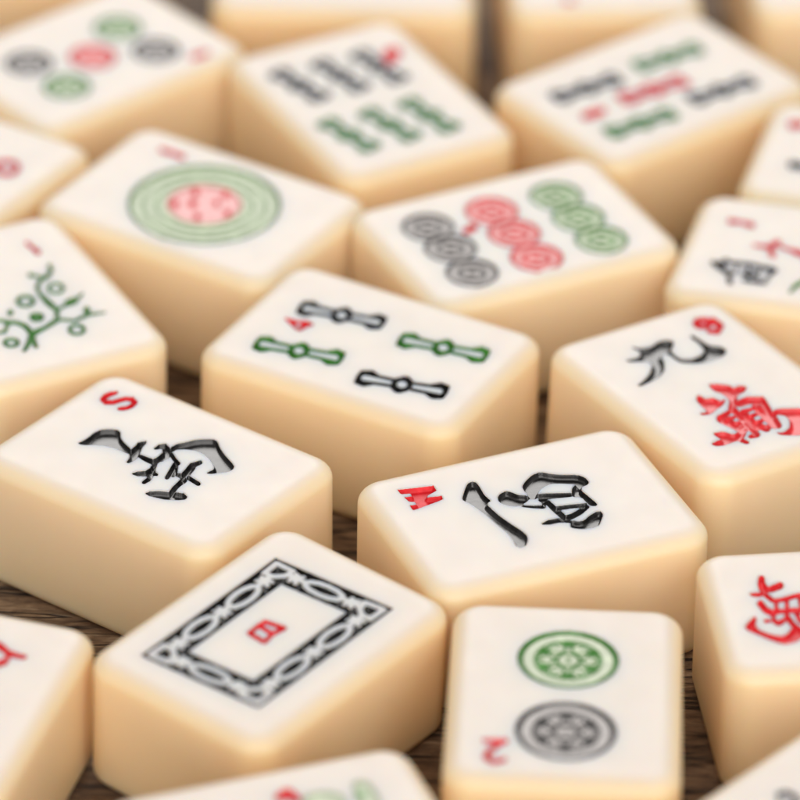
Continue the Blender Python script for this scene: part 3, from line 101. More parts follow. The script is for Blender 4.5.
  ('circle_lines','green',0.02,"c2240,-2393,76 2210,-2168,76 2123,-1957,76 1984,-1777,76 1804,-1638,76 1593,-1551,76 1367,-1521,76 1142,-1551,76 931,-1638,76 751,-1777,76 612,-1957,76 525,-2168,76 495,-2393,76 525,-2619,76 612,-2830,76 751,-3010,76 931,-3149,76 1142,-3236,76 1367,-3266,76 1593,-3236,76 1804,-3149,76 1984,-3010,76 2123,-2830,76 2210,-2619,76 2240,-2393,76|c1823,-2393,81 1788,-2219,81 1689,-2072,81 1542,-1973,81 1367,-1938,81 1193,-1973,81 1046,-2072,81 947,-2219,81 912,-2393,81 947,-2568,81 1046,-2715,81 1193,-2814,81 1367,-2849,81 1542,-2814,81 1689,-2715,81 1788,-2568,81 1823,-2393,81|c1367,-2393,133 1377,-2383,133",""),
  ('circle_field','pale_sheen_green',0.006,"2316,-2393 2292,-2182 2222,-1982 2109,-1802 1959,-1652 1779,-1539 1578,-1469 1367,-1445 1156,-1469 956,-1539 776,-1652 626,-1802 513,-1982 443,-2182 419,-2393 443,-2604 513,-2805 626,-2985 776,-3135 956,-3248 1156,-3318 1367,-3342 1578,-3318 1779,-3248 1959,-3135 2109,-2985 2222,-2805 2292,-2604",""),
  ('circle_lines','green',0.02,"c600,-2424,75 570,-2200,75 484,-1991,75 346,-1811,75 166,-1673,75 -43,-1586,75 -268,-1557,75 -492,-1586,75 -701,-1673,75 -881,-1811,75 -1019,-1991,75 -1106,-2200,75 -1135,-2424,75 -1106,-2649,75 -1019,-2858,75 -881,-3038,75 -701,-3176,75 -492,-3262,75 -268,-3292,75 -43,-3262,75 166,-3176,75 346,-3038,75 484,-2858,75 570,-2649,75 600,-2424,75|c185,-2424,80 150,-2251,80 52,-2104,80 -94,-2006,80 -268,-1972,80 -441,-2006,80 -588,-2104,80 -686,-2251,80 -720,-2424,80 -686,-2598,80 -588,-2744,80 -441,-2842,80 -268,-2877,80 -94,-2842,80 52,-2744,80 150,-2598,80 185,-2424,80|c-268,-2424,132 -258,-2414,132",""),
  ('circle_field','pale_sheen_green',0.006,"675,-2424 652,-2215 582,-2015 469,-1836 320,-1687 141,-1575 -58,-1505 -268,-1482 -477,-1505 -677,-1575 -856,-1687 -1005,-1836 -1117,-2015 -1187,-2215 -1210,-2424 -1187,-2634 -1117,-2833 -1005,-3012 -856,-3161 -677,-3274 -477,-3344 -268,-3367 -58,-3344 141,-3274 320,-3161 469,-3012 582,-2833 652,-2634",""),
  ('circle_lines','green',0.02,"c-1043,-2455,75 -1073,-2232,75 -1159,-2024,75 -1296,-1845,75 -1475,-1708,75 -1683,-1622,75 -1906,-1592,75 -2129,-1622,75 -2337,-1708,75 -2516,-1845,75 -2653,-2024,75 -2739,-2232,75 -2768,-2455,75 -2739,-2678,75 -2653,-2886,75 -2516,-3065,75 -2337,-3202,75 -2129,-3288,75 -1906,-3317,75 -1683,-3288,75 -1475,-3202,75 -1296,-3065,75 -1159,-2886,75 -1073,-2678,75 -1043,-2455,75|c-1456,-2455,80 -1490,-2283,80 -1588,-2137,80 -1734,-2039,80 -1906,-2005,80 -2078,-2039,80 -2224,-2137,80 -2322,-2283,80 -2356,-2455,80 -2322,-2627,80 -2224,-2773,80 -2078,-2871,80 -1906,-2905,80 -1734,-2871,80 -1588,-2773,80 -1490,-2627,80 -1456,-2455,80|c-1906,-2455,131 -1896,-2445,131",""),
  ('circle_field','pale_sheen_green',0.006,"-968,-2455 -992,-2246 -1061,-2048 -1173,-1870 -1321,-1722 -1499,-1610 -1697,-1541 -1906,-1517 -2114,-1541 -2313,-1610 -2490,-1722 -2639,-1870 -2750,-2048 -2820,-2246 -2843,-2455 -2820,-2663 -2750,-2862 -2639,-3039 -2490,-3188 -2313,-3299 -2114,-3369 -1906,-3392 -1697,-3369 -1499,-3299 -1321,-3188 -1173,-3039 -1061,-2862 -992,-2663",""),
  ('number','red',0.021,"707,1706 780,1604 965,1198 920,1102 763,1100 584,1193 490,1326 415,1702 449,1775 570,1777",""),
 ],
 'fivec':[
  ('circle_lines','green',0.02,"c1633,-2044,99 1584,-1768,99 1444,-1525,99 1229,-1344,99 965,-1248,99 684,-1248,99 421,-1344,99 206,-1525,99 65,-1768,99 17,-2044,99 65,-2321,99 206,-2564,99 421,-2744,99 684,-2840,99 965,-2840,99 1229,-2744,99 1444,-2564,99 1584,-2321,99 1633,-2044,99|c1229,-2044,99 1175,-1842,99 1027,-1694,99 825,-1640,99 623,-1694,99 475,-1842,99 421,-2044,99 475,-2246,99 623,-2394,99 825,-2448,99 1027,-2394,99 1175,-2246,99 1229,-2044,99",""),
  ('circle_field','pale_sheen_green',0.006,"1723,-2044 1700,-1844 1634,-1655 1527,-1484 1384,-1342 1214,-1235 1024,-1169 825,-1146 625,-1169 435,-1235 265,-1342 123,-1484 16,-1655 -51,-1844 -73,-2044 -51,-2244 16,-2434 123,-2604 265,-2746 435,-2853 625,-2920 825,-2942 1024,-2920 1214,-2853 1384,-2746 1527,-2604 1634,-2434 1700,-2244",""),
  ('circle_lines','black',0.02,"c-594,-2059,98 -643,-1784,98 -782,-1543,98 -996,-1363,98 -1258,-1268,98 -1537,-1268,98 -1799,-1363,98 -2013,-1543,98 -2152,-1784,98 -2201,-2059,98 -2152,-2334,98 -2013,-2575,98 -1799,-2754,98 -1537,-2850,98 -1258,-2850,98 -996,-2754,98 -782,-2575,98 -643,-2334,98 -594,-2059,98|c-996,-2059,98 -1050,-1858,98 -1197,-1711,98 -1397,-1657,98 -1598,-1711,98 -1745,-1858,98 -1799,-2059,98 -1745,-2260,98 -1598,-2407,98 -1397,-2460,98 -1197,-2407,98 -1050,-2260,98 -996,-2059,98",""),
  ('circle_field','pale_sheen_black',0.006,"-505,-2059 -527,-1860 -593,-1672 -700,-1502 -841,-1361 -1010,-1255 -1199,-1189 -1397,-1166 -1596,-1189 -1785,-1255 -1954,-1361 -2095,-1502 -2201,-1672 -2267,-1860 -2290,-2059 -2267,-2257 -2201,-2446 -2095,-2615 -1954,-2757 -1785,-2863 -1596,-2929 -1397,-2951 -1199,-2929 -1010,-2863 -841,-2757 -700,-2615 -593,-2446 -527,-2257",""),
  ('circle_lines','red',0.02,"c541,47,98 493,321,98 354,562,98 141,741,98 -121,836,98 -399,836,98 -661,741,98 -874,562,98 -1013,321,98 -1061,47,98 -1013,-227,98 -874,-468,98 -661,-647,98 -399,-742,98 -121,-742,98 141,-647,98 354,-468,98 493,-227,98 541,47,98|c141,47,98 87,247,98 -60,394,98 -260,447,98 -460,394,98 -607,247,98 -661,47,98 -607,-153,98 -460,-300,98 -260,-354,98 -60,-300,98 87,-153,98 141,47,98",""),
  ('circle_field','pale_sheen_red',0.006,"630,47 608,245 542,433 436,602 295,743 126,849 -62,915 -260,937 -458,915 -646,849 -815,743 -956,602 -1062,433 -1128,245 -1150,47 -1128,-151 -1062,-339 -956,-508 -815,-649 -646,-755 -458,-821 -260,-843 -62,-821 126,-755 295,-649 436,-508 542,-339 608,-151",""),
  ('circle_lines','black',0.02,"c1684,2159,98 1636,2432,98 1497,2672,98 1285,2851,98 1024,2946,98 747,2946,98 486,2851,98 273,2672,98 135,2432,98 86,2159,98 135,1886,98 273,1645,98 486,1467,98 747,1372,98 1024,1372,98 1285,1467,98 1497,1645,98 1636,1886,98 1684,2159,98|c1285,2159,98 1231,2359,98 1085,2505,98 885,2558,98 686,2505,98 539,2359,98 486,2159,98 539,1959,98 686,1813,98 885,1759,98 1085,1813,98 1231,1959,98 1285,2159,98",""),
  ('circle_field','pale_sheen_black',0.006,"1773,2159 1751,2356 1685,2544 1579,2712 1439,2853 1270,2959 1083,3024 885,3046 688,3024 500,2959 332,2853 191,2712 86,2544 20,2356 -2,2159 20,1961 86,1774 191,1605 332,1465 500,1359 688,1293 885,1271 1083,1293 1270,1359 1439,1465 1579,1605 1685,1774 1751,1961",""),
  ('circle_lines','green',0.02,"c-560,2164,97 -608,2435,97 -746,2674,97 -957,2851,97 -1216,2946,97 -1492,2946,97 -1751,2851,97 -1962,2674,97 -2100,2435,97 -2148,2164,97 -2100,1892,97 -1962,1654,97 -1751,1476,97 -1492,1382,97 -1216,1382,97 -957,1476,97 -746,1654,97 -608,1892,97 -560,2164,97|c-957,2164,97 -1010,2362,97 -1155,2508,97 -1354,2561,97 -1552,2508,97 -1698,2362,97 -1751,2164,97 -1698,1965,97 -1552,1820,97 -1354,1767,97 -1155,1820,97 -1010,1965,97 -957,2164,97",""),
  ('circle_field','pale_sheen_green',0.006,"-472,2164 -494,2360 -559,2547 -664,2714 -804,2853 -971,2959 -1158,3024 -1354,3046 -1550,3024 -1737,2959 -1904,2853 -2043,2714 -2149,2547 -2214,2360 -2236,2164 -2214,1968 -2149,1781 -2043,1614 -1904,1474 -1737,1369 -1550,1304 -1354,1282 -1158,1304 -971,1369 -804,1474 -664,1614 -559,1781 -494,1968",""),
  ('number','red',0.021,"-2541,-2752 -2491,-2866 -2492,-3179 -2562,-3263 -2730,-3222 -2899,-3081 -2968,-2921 -2831,-2683 -2781,-2623 -2661,-2651|-2561,-3019 -2492,-3179 -2550,-3484 -2600,-3545 -2721,-3515 -2841,-3414 -2891,-3300 -2968,-2921 -2898,-2837 -2730,-2878",""),
 ],
 'sevenw':[
  ('number','red',0.021,"1687,3736 1802,3707 1820,3634 1789,3236 1740,3196 1661,3179 1599,3195 1472,3558 1454,3631 1543,3704|1716,3292 1779,3276 1789,3236 1764,2824 1667,2745 1510,2711 1385,2743 1366,2822 1589,3235 1638,3275",""),
  ('numeral_character','red',0.016,"243,2513 295,2500 303,2467 378,1884 306,1825 190,1801 97,1825 83,1884 139,2467 179,2500|271,1967 364,1943 799,1779 820,1694 716,1608 547,1573 413,1608 97,1825 83,1884 155,1943|229,1958 321,1934 336,1875 264,1816 -196,1604 -350,1572 -473,1604 -492,1682 -397,1761 113,1934|379,1597 430,1584 438,1551 285,1156 237,1117 160,1101 98,1117 89,1156 274,1551 314,1584|214,1211 276,1195 285,1156 273,770 169,685 1,651 -132,686 -153,771 89,1156 137,1195|119,891 252,855 273,770 33,283 -46,218 -175,192 -277,219 -293,284 -153,771 -49,856",""),
  ('character','black',0.018,"-1248,3697 -1167,3676 -1154,3624 -1230,3362 -1341,3270 -1520,3231 -1662,3268 -1684,3359 -1414,3622 -1351,3675|-1395,3490 -1252,3454 -881,3226 -867,3167 -938,3108 -1054,3083 -1145,3107 -1662,3268 -1684,3359 -1574,3451|-1454,3444 -1353,3418 -1337,3353 -1575,3025 -1670,2946 -1823,2913 -1944,2944 -1963,3022 -1661,3350 -1582,3416|-1977,2961 -1916,2945 -1906,2906 -1953,2866 -2344,2665 -2496,2632 -2617,2663 -2636,2741 -2542,2819 -2053,2944|-1102,3182 -1031,3164 -1020,3118 -1003,2225 -1059,2179 -1148,2160 -1220,2179 -1231,2224 -1247,3117 -1192,3163|-1086,2289 -1015,2271 -1003,2225 -1118,1385 -1197,1320 -1325,1293 -1426,1320 -1442,1385 -1231,2224 -1175,2270|-1749,2773 -1149,2805 -1088,2789 -1078,2750 -1126,2711 -1202,2694 -1811,2643 -1882,2662 -1893,2707 -1838,2753|-1842,2976 -1771,2957 -1678,2754 -1667,2709 -1722,2663 -1811,2643 -1882,2662 -1975,2865 -1986,2910 -1931,2956|-1705,2525 -1593,2495 -1576,2424 -1524,1969 -1603,1904 -1730,1877 -1831,1903 -1847,1968 -1931,2422 -1845,2494|-1718,1604 -1637,1582 -1163,1437 -1150,1385 -1214,1333 -1316,1312 -1397,1333 -1869,1478 -1882,1530 -1819,1582|-2200,1613 -1718,1604 -1637,1582 -1624,1530 -1687,1478 -1789,1457 -2270,1466 -2351,1487 -2363,1539 -2301,1591|-2174,2368 -2103,2349 -2092,2304 -2102,1633 -2157,1587 -2245,1569 -2316,1587 -2327,1633 -2317,2303 -2262,2348|-2068,1883 -1211,1986 -1151,1970 -1141,1931 -1188,1891 -1265,1875 -2112,1792 -2163,1805 -2171,1837 -2132,1870|-1138,2404 -1077,2388 -1068,2349 -1115,2310 -2190,2079 -2250,2095 -2260,2134 -2213,2173",""),
  ('leaf_mark','green',0.014,"-2620,619 -2153,563 -2062,539 -2048,480 -2118,423 -2232,399 -2673,509 -2733,525 -2742,564 -2696,603|-2153,563 -2062,539 -1540,250 -1524,185 -1602,121 -1729,95 -1830,122 -2323,423 -2337,481 -2267,539",""),
 ],
 'oneb':[
  ('plant_motif','green',0.022,"-1260,-3154 -956,-2797 -880,-2740 -823,-2767 -819,-2863 -869,-2971 -1204,-3265 -1252,-3302 -1288,-3284 -1292,-3223|-956,-2797 -595,-2245 -487,-2163 -406,-2202 -399,-2340 -471,-2494 -869,-2971 -944,-3027 -1001,-3000 -1005,-2904|-691,-2540 -604,-2475 -540,-2506 -534,-2616 -697,-3180 -730,-3250 -778,-3286 -814,-3268 -817,-3207 -748,-2663|-568,-2213 -471,-2140 70,-2049 114,-2071 118,-2147 78,-2232 18,-2277 -554,-2511 -627,-2476 -633,-2353|10,-2095 70,-2049 653,-1756 711,-1783 715,-1880 664,-1989 587,-2046 18,-2277 -26,-2256 -30,-2180|577,-1813 871,-1198 942,-1144 995,-1170 999,-1260 715,-1880 664,-1989 587,-2046 530,-2019 526,-1922|776,-603 875,-528 949,-564 995,-1170 999,-1260 951,-1362 880,-1416 827,-1390 715,-870 710,-745|789,33 844,75 885,55 949,-564 954,-689 888,-831 789,-906 715,-870 710,-745 752,-46|874,438 935,484 980,462 983,385 888,-15 852,-94 797,-136 755,-116 752,-46 833,350|874,438 1196,809 1251,851 1293,831 1295,761 1258,681 943,298 882,251 837,273 833,350|1196,809 1251,851 1544,1013 1606,983 1610,878 1554,758 1471,694 1203,639 1162,659 1159,729|1461,950 1544,1013 1861,1223 1894,1207 1896,1150 1866,1086 1554,758 1471,694 1409,724 1405,830|1855,1535 1933,1595 1991,1567 1995,1467 1896,1150 1866,1086 1822,1052 1789,1068 1786,1125 1802,1423|993,1277 1065,1332 1119,1306 1351,978 1352,936 1330,888 1297,862 1272,874 949,1081 945,1173|610,-1794 665,-1753 706,-1773 1226,-2112 1229,-2174 1196,-2244 1147,-2281 1110,-2263 577,-1941 574,-1872|1140,-2131 1190,-2094 1780,-1921 1825,-1943 1828,-2019 1787,-2105 1726,-2150 1147,-2281 1110,-2263 1107,-2201|1719,-1967 1780,-1921 2327,-2124 2347,-2134 2348,-2169 2330,-2208 2302,-2228 1726,-2150 1681,-2128 1678,-2052|1761,-1617 1872,-1534 1956,-1575 1961,-1713 1887,-1870 1777,-1952 1693,-1911 1687,-1773|889,-1236 928,-1207 1348,-1025 1389,-1045 1392,-1115 1355,-1193 1300,-1235 894,-1353 866,-1339 864,-1291|1386,-921 1496,-838 1778,-787 1860,-827 1865,-967 1791,-1124 1681,-1207 1400,-1257 1318,-1217 1312,-1078|1867,-818 1923,-776 2174,-659 2195,-669 2196,-704 2178,-744 1929,-945 1874,-986 1833,-967 1830,-897|-560,-1697 -484,-1639 -427,-1667 -398,-2175 -392,-2299 -457,-2438 -554,-2511 -627,-2476 -633,-2353 -610,-1806|-726,-1360 -666,-1315 -622,-1336 -427,-1667 -422,-1763 -473,-1872 -548,-1930 -605,-1902 -762,-1522 -766,-1446|-970,-1223 -889,-1161 -828,-1191 -622,-1336 -618,-1412 -657,-1498 -717,-1543 -957,-1473 -1018,-1444 -1024,-1340|-1165,-1000 -1122,-967 -1089,-982 -828,-1191 -822,-1294 -876,-1411 -957,-1473 -1018,-1444 -1191,-1117 -1193,-1062|-1495,-732 -1451,-698 -1419,-714 -1089,-982 -1086,-1038 -1115,-1100 -1158,-1133 -1191,-1117 -1520,-850 -1523,-794|-1357,-1762 -1059,-1371 -1010,-1334 -973,-1352 -970,-1414 -1002,-1484 -1294,-1887 -1348,-1928 -1389,-1908 -1392,-1840|-1691,-1669 -1653,-1640 -1303,-1721 -1262,-1741 -1259,-1810 -1294,-1887 -1348,-1928 -1684,-1785 -1713,-1771 -1715,-1723|-677,-644 -579,-569 -503,-606 -497,-731 -562,-872 -660,-947 -736,-910 -742,-785|1581,-169 1680,-40 1728,-3 1764,-21 1766,-82 1734,-150 1635,-279 1587,-316 1551,-298 1549,-237|1446,-233 1494,-196 1629,-132 1665,-149 1667,-210 1635,-279 1587,-316 1452,-379 1416,-362 1414,-301|1311,-215 1359,-178 1494,-196 1530,-213 1532,-274 1500,-343 1452,-379 1317,-361 1282,-344 1279,-283|1212,-120 1260,-83 1296,-101 1395,-196 1397,-256 1365,-325 1317,-361 1282,-344 1183,-249 1180,-189|1176,27 1224,63 1260,46 1296,-101 1299,-161 1267,-230 1219,-267 1183,-249 1147,-103 1144,-42|1212,186 1260,223 1296,205 1298,144 1262,-15 1230,-84 1182,-120 1147,-103 1144,-42 1180,117|1212,186 1311,315 1359,352 1395,335 1397,273 1365,204 1266,75 1218,39 1182,56 1180,117|1311,315 1359,352 1494,416 1530,399 1532,338 1500,269 1452,232 1317,168 1281,185 1278,246|1446,380 1494,416 1629,398 1665,381 1667,320 1635,251 1587,214 1452,232 1416,249 1413,310|1581,362 1629,398 1665,381 1764,286 1766,225 1734,156 1686,119 1650,136 1551,232 1548,293|1680,267 1728,303 1764,286 1800,139 1802,78 1770,9 1722,-28 1686,-10 1650,136 1647,197|1716,119 1764,156 1800,139 1802,78 1766,-82 1734,-150 1686,-187 1650,-170 1647,-109 1684,51|290,-481 390,-355 447,-311 490,-332 493,-404 455,-487 355,-613 298,-657 255,-636 252,-564|149,-542 206,-498 347,-438 390,-459 393,-531 355,-613 298,-657 157,-717 115,-696 111,-624|6,-519 63,-476 206,-498 249,-519 252,-592 214,-674 157,-717 14,-695 -29,-674 -32,-601|-102,-420 -45,-377 -2,-398 106,-497 109,-569 71,-651 14,-695 -29,-674 -136,-575 -140,-502|-146,-271 -89,-228 -46,-248 -2,-398 1,-470 -37,-552 -94,-596 -136,-575 -180,-426 -184,-353|-113,-111 -56,-68 -13,-89 -10,-161 -42,-321 -80,-403 -137,-447 -180,-426 -184,-353 -151,-194|-113,-111 -13,16 44,59 87,39 90,-34 52,-117 -48,-244 -105,-287 -148,-267 -151,-194|-13,16 44,59 185,120 227,99 231,26 193,-56 135,-100 -5,-160 -48,-140 -51,-67|127,76 185,120 328,98 371,77 374,4 336,-78 279,-122 135,-100 93,-79 89,-6|271,54 328,98 371,77 479,-22 483,-95 444,-178 387,-221 344,-201 236,-101 233,-28|379,-45 436,-2 479,-22 523,-172 526,-245 488,-327 430,-371 388,-350 344,-201 341,-128|423,-195 480,-151 523,-172 526,-245 493,-404 455,-487 398,-530 355,-509 352,-437 384,-277|1079,-2921 1172,-2804 1224,-2765 1263,-2784 1266,-2849 1231,-2923 1138,-3040 1086,-3079 1047,-3060 1044,-2995|949,-2976 1001,-2937 1131,-2882 1170,-2901 1173,-2966 1138,-3040 1086,-3079 956,-3134 917,-3115 914,-3050|817,-2956 869,-2917 1001,-2937 1040,-2956 1043,-3022 1008,-3095 956,-3134 824,-3114 785,-3095 782,-3029|718,-2864 770,-2825 809,-2844 908,-2935 911,-3001 876,-3075 824,-3114 785,-3095 686,-3004 683,-2938|679,-2727 731,-2688 770,-2707 809,-2844 812,-2910 777,-2984 725,-3023 686,-3004 647,-2867 644,-2801|710,-2580 762,-2541 801,-2560 804,-2626 773,-2773 738,-2846 686,-2885 647,-2867 644,-2801 675,-2654|710,-2580 803,-2463 855,-2424 894,-2443 897,-2509 862,-2583 769,-2700 717,-2739 678,-2720 675,-2654|803,-2463 855,-2424 985,-2368 1024,-2387 1027,-2453 992,-2527 940,-2566 810,-2622 771,-2603 768,-2537|933,-2408 985,-2368 1118,-2389 1157,-2408 1159,-2474 1124,-2548 1072,-2587 940,-2566 901,-2547 898,-2482|1065,-2428 1118,-2389 1157,-2408 1256,-2499 1258,-2565 1223,-2639 1171,-2678 1132,-2659 1033,-2568 1030,-2502|1164,-2519 1217,-2480 1256,-2499 1295,-2637 1297,-2703 1262,-2777 1210,-2816 1171,-2797 1132,-2659 1129,-2594|1203,-2657 1256,-2618 1295,-2637 1297,-2703 1266,-2849 1231,-2923 1179,-2962 1140,-2943 1137,-2878 1168,-2731|-1296,-2674 -1219,-2583 -1167,-2544 -1129,-2563 -1125,-2628 -1159,-2702 -1236,-2793 -1288,-2832 -1326,-2813 -1330,-2748|-1409,-2714 -1357,-2675 -1244,-2635 -1206,-2654 -1202,-2720 -1236,-2793 -1288,-2832 -1400,-2871 -1439,-2853 -1442,-2787|-1527,-2691 -1476,-2652 -1357,-2675 -1318,-2694 -1315,-2759 -1349,-2833 -1400,-2871 -1519,-2848 -1558,-2830 -1561,-2764|-1620,-2611 -1569,-2573 -1530,-2591 -1437,-2671 -1434,-2736 -1468,-2810 -1519,-2848 -1558,-2830 -1650,-2750 -1654,-2685|-1662,-2497 -1611,-2458 -1572,-2477 -1530,-2591 -1527,-2657 -1560,-2730 -1612,-2769 -1650,-2750 -1693,-2636 -1696,-2571|-1642,-2378 -1591,-2339 -1552,-2358 -1549,-2423 -1569,-2542 -1603,-2616 -1654,-2655 -1693,-2636 -1696,-2571 -1676,-2452|-1642,-2378 -1566,-2287 -1514,-2248 -1476,-2266 -1472,-2332 -1506,-2406 -1583,-2497 -1634,-2536 -1673,-2517 -1676,-2452|-1566,-2287 -1514,-2248 -1401,-2208 -1363,-2227 -1359,-2292 -1393,-2366 -1444,-2405 -1557,-2445 -1596,-2426 -1600,-2360|-1453,-2247 -1401,-2208 -1282,-2231 -1244,-2250 -1240,-2315 -1274,-2389 -1326,-2428 -1444,-2405 -1483,-2386 -1487,-2321|-1334,-2270 -1282,-2231 -1244,-2250 -1151,-2329 -1147,-2395 -1181,-2469 -1233,-2508 -1271,-2489 -1364,-2409 -1368,-2344|-1241,-2349 -1189,-2310 -1151,-2329 -1109,-2444 -1105,-2509 -1139,-2583 -1191,-2622 -1229,-2603 -1271,-2489 -1275,-2423|-1199,-2464 -1147,-2425 -1109,-2444 -1105,-2509 -1125,-2628 -1159,-2702 -1211,-2741 -1250,-2722 -1253,-2657 -1233,-2538|136,-1485 194,-1415 266,-1362 319,-1387 323,-1478 275,-1579 217,-1649 146,-1703 93,-1677 89,-1587|51,-1516 122,-1462 207,-1431 260,-1457 265,-1547 217,-1649 146,-1703 61,-1733 8,-1707 4,-1617|-37,-1499 34,-1445 122,-1462 176,-1488 180,-1578 132,-1679 61,-1733 -27,-1716 -80,-1691 -85,-1601|-106,-1439 -35,-1386 18,-1411 87,-1471 91,-1561 44,-1663 -27,-1716 -80,-1691 -149,-1631 -154,-1541|-137,-1353 -66,-1299 -13,-1325 18,-1411 22,-1502 -25,-1603 -96,-1657 -149,-1631 -180,-1545 -184,-1455|-121,-1263 -50,-1209 3,-1235 8,-1325 -8,-1415 -56,-1517 -127,-1571 -180,-1545 -184,-1455 -168,-1365|-121,-1263 -63,-1193 8,-1139 62,-1165 66,-1255 18,-1357 -40,-1427 -111,-1481 -164,-1455 -168,-1365|-63,-1193 8,-1139 93,-1109 146,-1134 151,-1225 103,-1327 32,-1381 -53,-1411 -106,-1385 -110,-1295|22,-1163 93,-1109 182,-1125 235,-1151 240,-1242 192,-1344 121,-1397 32,-1381 -21,-1355 -25,-1265|111,-1179 182,-1125 235,-1151 304,-1211 308,-1301 261,-1403 190,-1457 137,-1431 68,-1372 64,-1281|180,-1239 251,-1185 304,-1211 335,-1297 339,-1388 292,-1489 220,-1543 167,-1517 137,-1431 132,-1341|210,-1325 282,-1271 335,-1297 339,-1388 323,-1478 275,-1579 204,-1633 151,-1607 147,-1517 163,-1427",""),
  ('number','red',0.021,"1807,3250 1865,3296 1909,3275 1947,2930 1950,2867 1917,2797 1868,2759 1832,2777 1770,3090 1767,3165|1862,2910 1911,2947 1947,2930 2032,2600 2036,2488 1977,2361 1889,2294 1824,2325 1820,2437 1829,2839",""),
 ],
 'east':[
  ('character','red',0.02,"1591,3193 1891,3123 1983,3052 1976,2976 1873,2938 1570,2966 1401,2994 1288,3080 1297,3174 1422,3221|1591,3193 1705,3107 1696,3013 1570,2966 1231,2890 1083,2915 985,2990 992,3072 1102,3113 1422,3221|1250,3089 1348,3014 1362,2849 1354,2767 1244,2726 1097,2750 998,2826 985,2990 992,3072 1102,3113|1263,2924 1362,2849 1549,2528 1540,2440 1422,2396 1264,2423 1158,2504 998,2826 1006,2908 1116,2949|962,3558 990,3536 1043,3409 1038,3350 959,3321 854,3338 784,3392 790,3451 888,3553 920,3564|973,3463 1043,3409 1043,3266 1036,3202 950,3169 835,3189 757,3248 764,3312 790,3451 868,3480|1346,3209 1402,3166 1398,3119 1335,3095 989,3024 884,3042 814,3095 819,3154 898,3183 1261,3223|1003,3166 1073,3112 1068,3053 640,2833 562,2803 457,2821 387,2875 393,2933 819,3154 898,3183|477,3394 575,3319 568,3238 458,3197 61,3085 -85,3109 -183,3184 -175,3265 -66,3306 331,3418|80,3282 177,3207 170,3125 -22,2931 -131,2890 -276,2915 -374,2990 -366,3071 -175,3265 -66,3306|-112,3088 -14,3013 100,2829 92,2753 -9,2716 -144,2738 -235,2808 -374,2990 -366,3071 -257,3112|574,2929 644,2875 664,2596 658,2538 580,2509 475,2526 405,2580 385,2859 391,2917 469,2946|593,2650 664,2596 849,2111 844,2052 766,2023 661,2041 590,2095 405,2580 411,2639 489,2668|779,2165 849,2111 955,1573 949,1514 871,1486 766,1504 696,1558 590,2095 596,2154 674,2183|-122,2957 439,2840 495,2797 490,2750 428,2727 344,2741 -228,2846 -290,2894 -285,2946 -216,2972|-54,2960 23,2901 60,2251 54,2181 -40,2146 -165,2168 -248,2232 -259,2883 -253,2947 -168,2979|-23,2316 60,2251 34,1673 27,1603 -66,1569 -191,1590 -275,1655 -248,2232 -242,2302 -148,2337|-150,2613 464,2496 520,2453 515,2406 453,2383 -163,2472 -267,2490 -337,2544 -331,2602 -254,2631|-119,3046 -63,3003 -68,2956 -130,2933 -580,2969 -674,2985 -736,3033 -731,3085 -662,3111 -202,3060|-568,3096 -506,3048 -511,2995 -617,2856 -717,2818 -852,2841 -941,2910 -934,2986 -731,3085 -662,3111|-700,3001 -609,2932 -522,2747 -528,2689 -605,2660 -708,2677 -778,2731 -941,2910 -934,2986 -834,3024|-573,3348 -510,3300 -515,3247 -535,3137 -582,3120 -644,3130 -686,3162 -741,3285 -735,3337 -666,3363|-364,2664 -281,2599 -288,2529 -380,2495 -909,2359 -1033,2380 -1116,2444 -1110,2514 -1017,2549 -489,2685|-893,2528 -810,2463 -817,2393 -1241,2144 -1333,2110 -1456,2131 -1539,2195 -1532,2265 -1110,2514 -1017,2549|-58,2314 19,2255 13,2191 -73,2159 -655,2137 -758,2154 -828,2208 -822,2266 -745,2295 -172,2334|-641,2277 -572,2223 -578,2165 -946,1906 -1023,1878 -1126,1895 -1195,1949 -1190,2007 -822,2266 -745,2295|721,2045 791,1991 786,1932 708,1904 -95,1976 -200,1994 -269,2048 -264,2106 -186,2135 616,2063|-806,3977 -613,3845 -500,3760 -357,3636 -339,3591 -426,3580 -533,3598 -768,3661 -905,3661 -1082,3598 -1193,3508 -1350,3303 -1425,3168 -1495,2968 -1483,2860 -1375,2736 -1286,2663 -1124,2568 -1064,2471 -1049,2275 -1136,2200 -1413,2170 -1582,2238 -1816,2470 -1912,2628 -1967,2868 -1936,3016 -1787,3222 -1662,3367 -1435,3599 -1308,3733 -1156,3900 -1058,3969 -917,4008",""),
 ],
 'botl':[
  ('character','red',0.015,"221,3149 248,3298 348,3332 942,3186 1042,3099 1095,2947 1071,2817 984,2787 397,2875 283,2974|831,3027 855,3156 942,3186 1372,2842 1450,2774 1491,2655 1472,2553 1404,2530 984,2787 884,2874|1284,2717 1303,2819 1372,2842 1884,2783 1940,2734 1970,2647 1956,2573 1906,2556 1404,2530 1326,2598|954,1943 975,2053 1281,2349 1356,2374 1441,2300 1486,2170 1466,2060 1159,1765 1085,1740 1000,1813|1349,2213 1253,2700 1270,2793 1332,2814 1403,2752 1441,2643 1499,2167 1485,2094 1436,2077 1379,2126|617,1353 460,2568 481,2678 556,2704 641,2630 687,2499 842,1285 822,1176 747,1151 663,1224",""),
 ],
 'leftr':[
